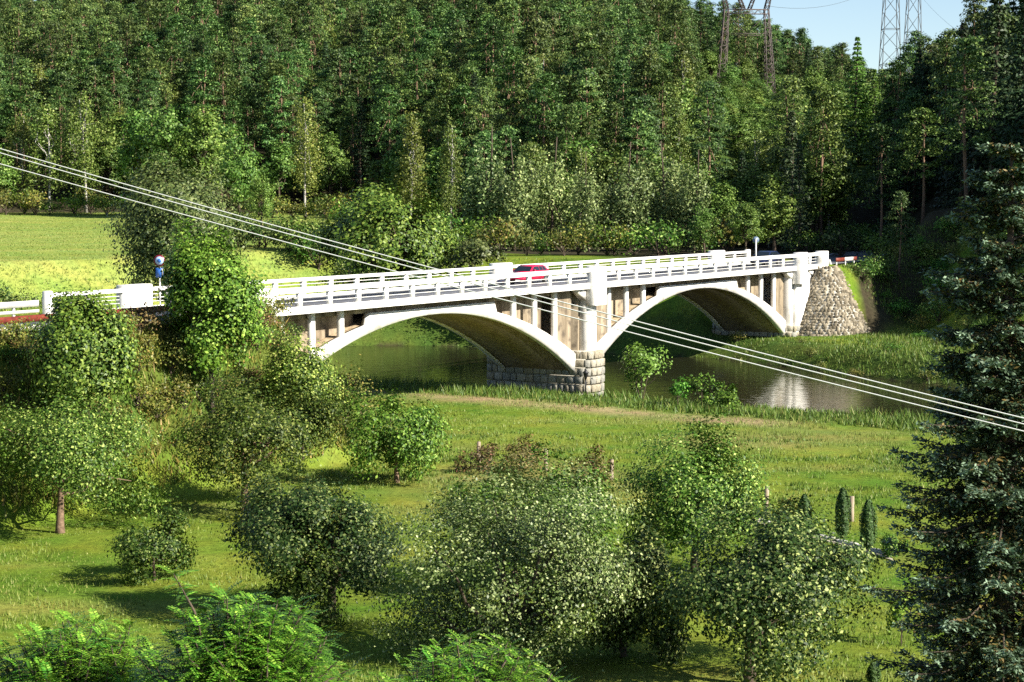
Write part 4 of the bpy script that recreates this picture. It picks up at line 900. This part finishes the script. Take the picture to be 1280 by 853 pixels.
for _ in range(1800):
    s_2 = rf.uniform(-40, 3); n_2 = rf.uniform(1.4, 5.8); X, Y = bw(s_2, n_2); px, py = proj(X, Y, tz(X, Y))
    if px < -30 or px > 440 or not clear(X, Y, .35): continue
    if rf.random() > (.95-n_2*.04): continue
    occupied.append((X, Y, 1.2)); i = int(rf.integers(6)); s_ = rf.uniform(.55, 1.15)
    if n_2 > 4.5: s_ *= .6
    scrub(X, Y, tz(X, Y)-.1, s_, i, ('olive-green' if i in (0, 1, 5) else ('rust-tinged' if i == 2 else 'fresh green'))+' scrub bush '+('just below the road' if n_2 < 4 else 'low on the bank')+', '+[t for l_, t in ((40,'at the left border'),(110,'left part of the dense round tree'),(180,'right of the dense round tree'),(250,'left of the upright tree'),(330,'under the upright tree'),(999,'under the bridge end')) if px < l_][0], 'scrub bushes on the left road bank, kind %s' % ('abcdef'[i]))
    n_s += 1
    if n_s > 115: break
# bushes along the foot of the wood, the far bank and the right embankment
BW_ = ((60,'at the left border'),(150,'left of the willow'),(230,'behind the road sign'),(330,'right of the willow'),(410,'left of the round willow'),(500,'behind the round willow'),(570,'right of the round willow'),(640,'left of the red car'),(700,'behind the red car'),
       (770,'by the middle pilaster'),(850,'over the right arch'),(930,'left of the sign pole'),(1000,'right of the sign pole'),(1060,'near the rubble cone'),(1110,'left of the blue spruce'),(9999,'behind the blue spruce'))
def bwhere(x, y): px = 640+F*x/y; return [t for l_, t in BW_ if px < l_][0]
def bushband(lst, lab, group, kinds, srange):
    for (x, y) in lst:
        if not clear(x, y, .2): continue
        scrub(x, y, tz(x, y)-.15, float(rf.uniform(*srange)), kinds[int(rf.integers(len(kinds)))], lab+', '+bwhere(x, y), group); occupied.append((x, y, 1.0))
bushband([(x+rf.uniform(-1, 1), 293+rf.uniform(-3, 2)-(12 if x > -38 else 0)) for x in np.arange(-82, -20, 2.6)], 'shaded bush at the back edge of the field', 'bushes along the back of the field', (0, 1, 3, 4), (1.2, 2.6))
bushband([(x+rf.uniform(-1, 1), 213+rf.uniform(-4, 3)+(-x-2)*2.2*(x < -2)) for x in np.arange(-24, 26, 2.1)], 'bush at the shaded foot of the wood', 'bushes at the foot of the wood', (0, 3, 4), (1.4, 2.8))
bushband([(rf.uniform(-54, -32), rf.uniform(171, 180)) for _ in range(55)], 'dark bush added to stand for shade in the ditch', 'bushes added as shade in the ditch before the field', (6,), (1.2, 1.7))  # added dark foliage standing in for the shade lying in the ditch
bushband([(x_, 192-(x_+12)*.62+rf.uniform(5.5, 9)) for x_ in rf.uniform(-32, 6, 46)], 'dark bush on top of the far river bank', 'bushes on the far river bank', (6, 4, 6), (1.6, 2.5))
bushband([bw(rf.uniform(89, 112), rf.uniform(1.2, 8)) for _ in range(34)], 'green bush on the slope right of the rubble cone', 'bushes right of the rubble cone', (3, 4, 0, 3), (.6, 1.5))
bushband([(rf.uniform(33, 50), rf.uniform(212, 250)) for _ in range(20)], 'dark undergrowth bush in the shaded side valley', 'bushes in the shaded side valley', (6, 4), (1.2, 2.4))
bushband([(rf.uniform(20, 52), rf.uniform(152, 178)) for _ in range(36) ], 'low green bush on the far bank', 'low bushes on the right far bank', (3, 4, 0, 3), (.35, .8))
bushband([(rf.uniform(38, 60), rf.uniform(172, 208)) for _ in range(42)], 'shady bush at the foot of the right-hand wood', 'bushes below the right-hand wood', (3, 4, 0), (.9, 1.9))
print('scrub', n_s, 't', round(time.time()-T0, 1))

# ------------------------------------------------------------------ grass and reeds as joined blades
def blades(name, X, Y, hgt, wid, mat, label, rng, nb=3, spread=.12):
    Z = terrain(X, Y)[0]; n = len(X); X = np.repeat(X, nb)+rng.normal(0, spread, n*nb); Y = np.repeat(Y, nb)+rng.normal(0, spread, n*nb); Z = np.repeat(Z, nb)
    hh = np.repeat(hgt, nb)*rng.uniform(.5, 1.2, n*nb); a = rng.uniform(0, 2*PI, n*nb); lx = rng.normal(0, .35, n*nb)*hh; ly = rng.normal(0, .35, n*nb)*hh; ww = wid*rng.uniform(.6, 1.3, n*nb)
    c, s = np.cos(a)*ww/2, np.sin(a)*ww/2
    V = np.stack([np.stack([X-c, Y-s, Z-.03], 1), np.stack([X+c, Y+s, Z-.03], 1), np.stack([X+lx, Y+ly, Z+hh], 1)], 1).reshape(-1, 3)
    return link(name, npmesh(name, V, np.arange(len(V)).reshape(-1, 3), mat), label=label, cat='grass', kind='stuff')
rgb = np.random.default_rng(9)
def sample(n, y0, y1, margin=3, p=1.0):
    Y = y0+(y1-y0)*rgb.random(n)**p; X = rgb.uniform(-1, 1, n)*(Y*.275+margin); return X, Y
X, Y = sample(90000, 52, 150, p=1.25); hgt, D_, far_, s2, n2_, rd_ = terrain(X, Y); ok = (~far_) & (D_ > 5) & (hgt < 1.2) & (s2*1.0 > -60) & ~((n2_ < .6) & (s2 < 0)) & (fbm(X, Y, 3, 1) > .38)
X, Y, D_ = X[ok], Y[ok], D_[ok]; hg = np.where(fbm(X, Y, 5, 2) > .55, .16, .08)+.07*(Y > 92)
blades('meadow_grass', X, Y, hg, .05, L['grass'], 'short sunlit grass of the orchard lawn and river meadow', rgb, 2, .15)
X, Y = sample(60000, 88, 215, 4); hgt, D_, far_, s2, n2_, rd_ = terrain(X, Y); ok = (D_ > .1) & (((~far_) & (D_ < 7+3*(fbm(X, Y, 7, 1)-.5)) & (n2_ > -30)) | (far_ & (D_ < 14) & (n2_ < 30))) & ~((s2 > -3) & (s2 < 2) & (n2_ < 1) & (n2_ > -9)) & ~((s2 > 38) & (s2 < 42) & (n2_ < 1) & (n2_ > -9))
blades('bank_grass', X[ok], Y[ok], np.where(fbm(X[ok], Y[ok], 4, 3) > .5, .6, .32)*np.where(far_[ok], .45, 1), .08, L['reed'], 'tall grass and reeds along the river banks', rgb, 4, .2)
X, Y = sample(30000, 84, 138, 3); hgt, D_, far_, s2, n2_, rd_ = terrain(X, Y); ok = (~far_) & (D_ > 6) & (hgt < .6) & ((n2_ > 3) | (s2 > 3)) & (Y > 92-.25*X) & (fbm(X*.5, Y*1.5, 4, 3)+.3*vnoise(X, Y, 1.1, 0) > .80)
blades('meadow_tussocks', X[ok], Y[ok], np.full(ok.sum(), .2), .07, L['reed'], 'rougher weedy tussocks scattered over the river meadow', rgb, 4, .2)
X = rgb.uniform(-45, 2, 42000); Y = rgb.uniform(64, 125, 42000); hgt, D_, far_, s2, n2_, rd_ = terrain(X, Y); ok = (~far_) & (n2_ > .9) & (n2_ < 8) & (s2 < 4) & (hgt > .4)
blades('embankment_grass', X[ok], Y[ok], np.full(ok.sum(), .5), .08, L['olive'], 'wild olive-green grass on the embankment below the road', rgb, 4, .2)
X = rgb.uniform(25, 60, 16000); Y = rgb.uniform(150, 205, 16000); hgt, D_, far_, s2, n2_, rd_ = terrain(X, Y); ok = far_ & (D_ > .5) & (n2_ > 1.2) & ((s2 > 88) | (n2_ > 7.5)) & (rd_ > 5)
blades('embankment_grass', X[ok], Y[ok], np.full(ok.sum(), .35), .08, L['reed'], 'sunlit rough grass on the slope right of the rubble cone', rgb, 4, .25)
X, Y = sample(70000, 108, 300, 2); hgt, D_, far_, s2, n2_, rd_ = terrain(X, Y); ok = (X < -6) & (n2_ < -9.3) & (hgt > 6.8)
blades('field_grass', X[ok], Y[ok], np.where(Y[ok] < 165, .16, .12), .12, L['grass'], 'short bright grass of the field beyond the road', rgb, 2, .3)

# ------------------------------------------------------------------ the blue spruce at the right
def blue_spruce():
    rng = np.random.default_rng(501); Yq = 44.; X = gx_(1262, Yq); Z = tz(X, Yq); top = at_y(1262, 165, Yq)[2]-Z
    r = empty('blue_spruce', (X, Yq, Z), 0, label='tall blue spruce with silvery tips filling the right edge', cat='tree')
    MB().tube([(0,0,-.3),(.05,0,top*.5),(0,.05,top*.97)], [.30,.2,.03], 10).obj('trunk', M['bark'], r, True)
    P = []; N = []; Tn = []; tipc = []; mb = MB(); z = 1.2; whorl = 0
    while z < top-.25:
        t = z/top; Rm = 3.75*(1-t)**.54*(.7+.3*min(1, t*3)); nb = int(9 if t < .8 else 6); a0 = rng.uniform(0, 6.28)
        for b in range(nb):
            a = a0+2*PI*b/nb+rng.uniform(-.25, .25); R = Rm*rng.uniform(.55, 1.14); zb_ = z+rng.uniform(-.15, .15)
            u = np.linspace(0, 1, 16); droop = -.34*R*u+.22*R*u**3
            if t > .75: droop = .12*R*u
            B = np.stack([np.cos(a)*R*u, np.sin(a)*R*u, zb_+droop], 1); mb.tube(B[::5], [.045, .03, .018, .008], 4, cap=False)
            sd = np.array([-math.sin(a), math.cos(a), 0.]); fw = np.array([math.cos(a), math.sin(a), 0])
            for j in range(3, 16):
                tw = (.70*(1-u[j])+.16)*min(1, R/2)*1.15
                for sg in (-1, 1):
                    m = max(5, int(tw*72)); v = rng.random(m)**.8; q = B[j]+ (sd*sg*.8+fw*.5)*(v*tw)[:, None]+np.array([0, 0, -.34])*(v**1.5*tw)[:, None]*(1.6 if j % 3 else .3)
                    q += rng.normal(0, .045, q.shape); P.append(q); N.append(np.tile([0, 0, 1.], (m, 1))); dirv = sd*sg*.8+fw*.6; Tn.append(np.tile(dirv, (m, 1)))
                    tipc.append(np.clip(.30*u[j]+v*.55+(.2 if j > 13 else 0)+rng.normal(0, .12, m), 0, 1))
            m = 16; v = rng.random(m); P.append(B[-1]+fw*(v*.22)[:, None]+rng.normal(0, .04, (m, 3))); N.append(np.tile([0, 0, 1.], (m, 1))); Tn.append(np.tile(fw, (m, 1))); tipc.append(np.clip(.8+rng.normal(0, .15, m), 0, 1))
        z += .40+.14*(1-t); whorl += 1
    mb.obj('branches', M['bark'], r)
    P = np.concatenate(P); N = np.concatenate(N); Tn = np.concatenate(Tn); tc_ = np.concatenate(tipc); n = len(P)
    N = N+rng.normal(0, .55, N.shape); Tn = Tn+rng.normal(0, .45, Tn.shape); Tn /= np.linalg.norm(Tn, axis=1)[:, None]; Bn = np.cross(N, Tn); Bn /= np.linalg.norm(Bn, axis=1)[:, None]
    sz = rng.uniform(.08, .16, n)[:, None]; wd = sz*.42
    V = np.stack([P-Tn*sz*.5, P+Bn*wd*.5, P+Tn*sz*.5, P-Bn*wd*.5], 1).reshape(-1, 3)
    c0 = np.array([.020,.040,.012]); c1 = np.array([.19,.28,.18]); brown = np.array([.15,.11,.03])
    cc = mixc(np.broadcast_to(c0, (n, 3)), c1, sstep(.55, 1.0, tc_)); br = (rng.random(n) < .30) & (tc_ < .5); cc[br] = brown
    m, nt_, b = newmat('blue_spruce_needles'); at = nt_.nodes.new('ShaderNodeAttribute'); at.attribute_name = 'tint'; nt_.links.new(at.outputs[0], b.inputs['Base Color']); b.inputs['Roughness'].default_value = .6; b.inputs['Specular IOR Level'].default_value = .35
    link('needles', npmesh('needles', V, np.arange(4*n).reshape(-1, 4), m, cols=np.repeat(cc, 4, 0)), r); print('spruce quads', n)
blue_spruce()

# ------------------------------------------------------------------ locust trees below the camera, leaf by leaf
def pinnate(rng, Lf):
    V = []; T = []; Q = []; n = 7
    def leaflet(p, d, nrm, l, w_):
        d = np.array(d)/np.linalg.norm(d); s = np.cross(nrm, d); b = len(V)
        V.extend([p, p+d*l*.3+s*w_/2, p+d*l*.75+s*w_*.42, p+d*l, p+d*l*.75-s*w_*.42, p+d*l*.3-s*w_/2]); Q.extend([(b, b+1, b+2, b+3), (b, b+3, b+4, b+5)])
    for i in range(n):
        t = (i+1)/(n+.3); x = Lf*t; z = -.35*Lf*t*t; sz = Lf*.25*(1-.35*abs(t-.45))
        for sg in (-1, 1): leaflet(np.array([x, sg*.004, z]), (.35, sg, -.22+rng.uniform(-.15, .15)), np.array([.15, rng.uniform(-.25, .25), 1.]), sz, sz*.42)
    leaflet(np.array([Lf*.98, 0, -.35*Lf]), (1, 0, -.6), np.array([.4, 0, 1.]), Lf*.24, Lf*.1)
    b = len(V); V.extend([np.array([0, -.004, 0]), np.array([0, .004, 0]), np.array([Lf, .002, -.35*Lf]), np.array([Lf, -.002, -.35*Lf])]); Q.append((b, b+1, b+2, b+3))
    return np.array(V), np.array(Q)
lrng = np.random.default_rng(8); LM = [pinnate(lrng, l_) for l_ in (.20, .27, .17, .23)]; LMe = [npmesh('leaf', v, q, L['locust']) for v, q in LM]
def locust(label, px0, px1, ytop, Yq, seed, nleaf, shoots):
    rng = np.random.default_rng(seed); xc = (px0+px1)/2; X = gx_(xc, Yq); Z = tz(X, Yq); k = Yq/F; rx = (px1-px0)/2*k; zt = at_y(xc, ytop, Yq)[2]-Z
    r = empty('locust_tree', (X, Yq, Z), 0, label=label, cat='tree', group='feathery locust trees along the bottom edge')
    tips = []
    for i in range(shoots):
        a = rng.uniform(0, 2*PI); q = math.sqrt(rng.random()); tips.append(np.array([math.cos(a)*q*rx, math.sin(a)*q*rx*.9, zt-.55*rx*q*q-rng.uniform(0, .45)*(.3+q)-rng.uniform(0, 1.6)*(i % 3 == 2)-(.3 if i else 0)]))
    tips[0] = np.array([-.62*rx, -.2, zt]) if px0 < 300 and px0 > 100 else tips[0]
    link('trunk', trunk_mesh(rng, zt-1.8, .13, tips, M['bark'], fork=.8, rmin=.008), r)
    pos = []
    for tp in tips:
        root = np.array([tp[0]*.55, tp[1]*.55, tp[2]-rng.uniform(.9, 1.3)]); m = int(nleaf/shoots)
        for j in range(m):
            v = 1-(j/m)*.85; p = root+(tp-root)*v; aa = j*2.4+rng.uniform(-.4, .4); pos.append((p, aa, rng.uniform(-.55, .15)-(.5 if v > .95 else 0), rng.uniform(.8, 1.15)))
    order = np.argsort([p[0][1]-p[0][2]*.8 for p in pos]); sv = []; sq = []; nb = 0
    for c, i in enumerate(order):
        p, aa, pitch, s = pos[i]; kx = int(rng.integers(4)); R = Matrix.Translation(Vector(p)) @ Matrix.Rotation(aa, 4, 'Z') @ Matrix.Rotation(pitch, 4, 'Y') @ Matrix.Scale(s, 4)
        if c < 260: o = link('leaf', LMe[kx], r); o.matrix_local = R
        else:
            Rm_ = np.array(R); v = LM[kx][0] @ Rm_[:3, :3].T+Rm_[:3, 3]; sv.append(v); sq.append(LM[kx][1]+nb); nb += len(v)
    if sv: link('leaf_mass', npmesh('leaf_mass', np.concatenate(sv), np.concatenate(sq), L['locust']), r, kind='stuff')
locust('bright locust tree with one tall feathery shoot, left of the bottom centre', 160, 445, 712, 25, 1, 7000, 170)
locust('bright locust tree at the bottom edge below the silvery tree', 425, 740, 768, 26, 2, 6500, 170)
locust('locust foliage filling the bottom left corner', -60, 235, 745, 27, 3, 6500, 170)
print('done', round(time.time()-T0, 1), 'objects', len(bpy.data.objects))
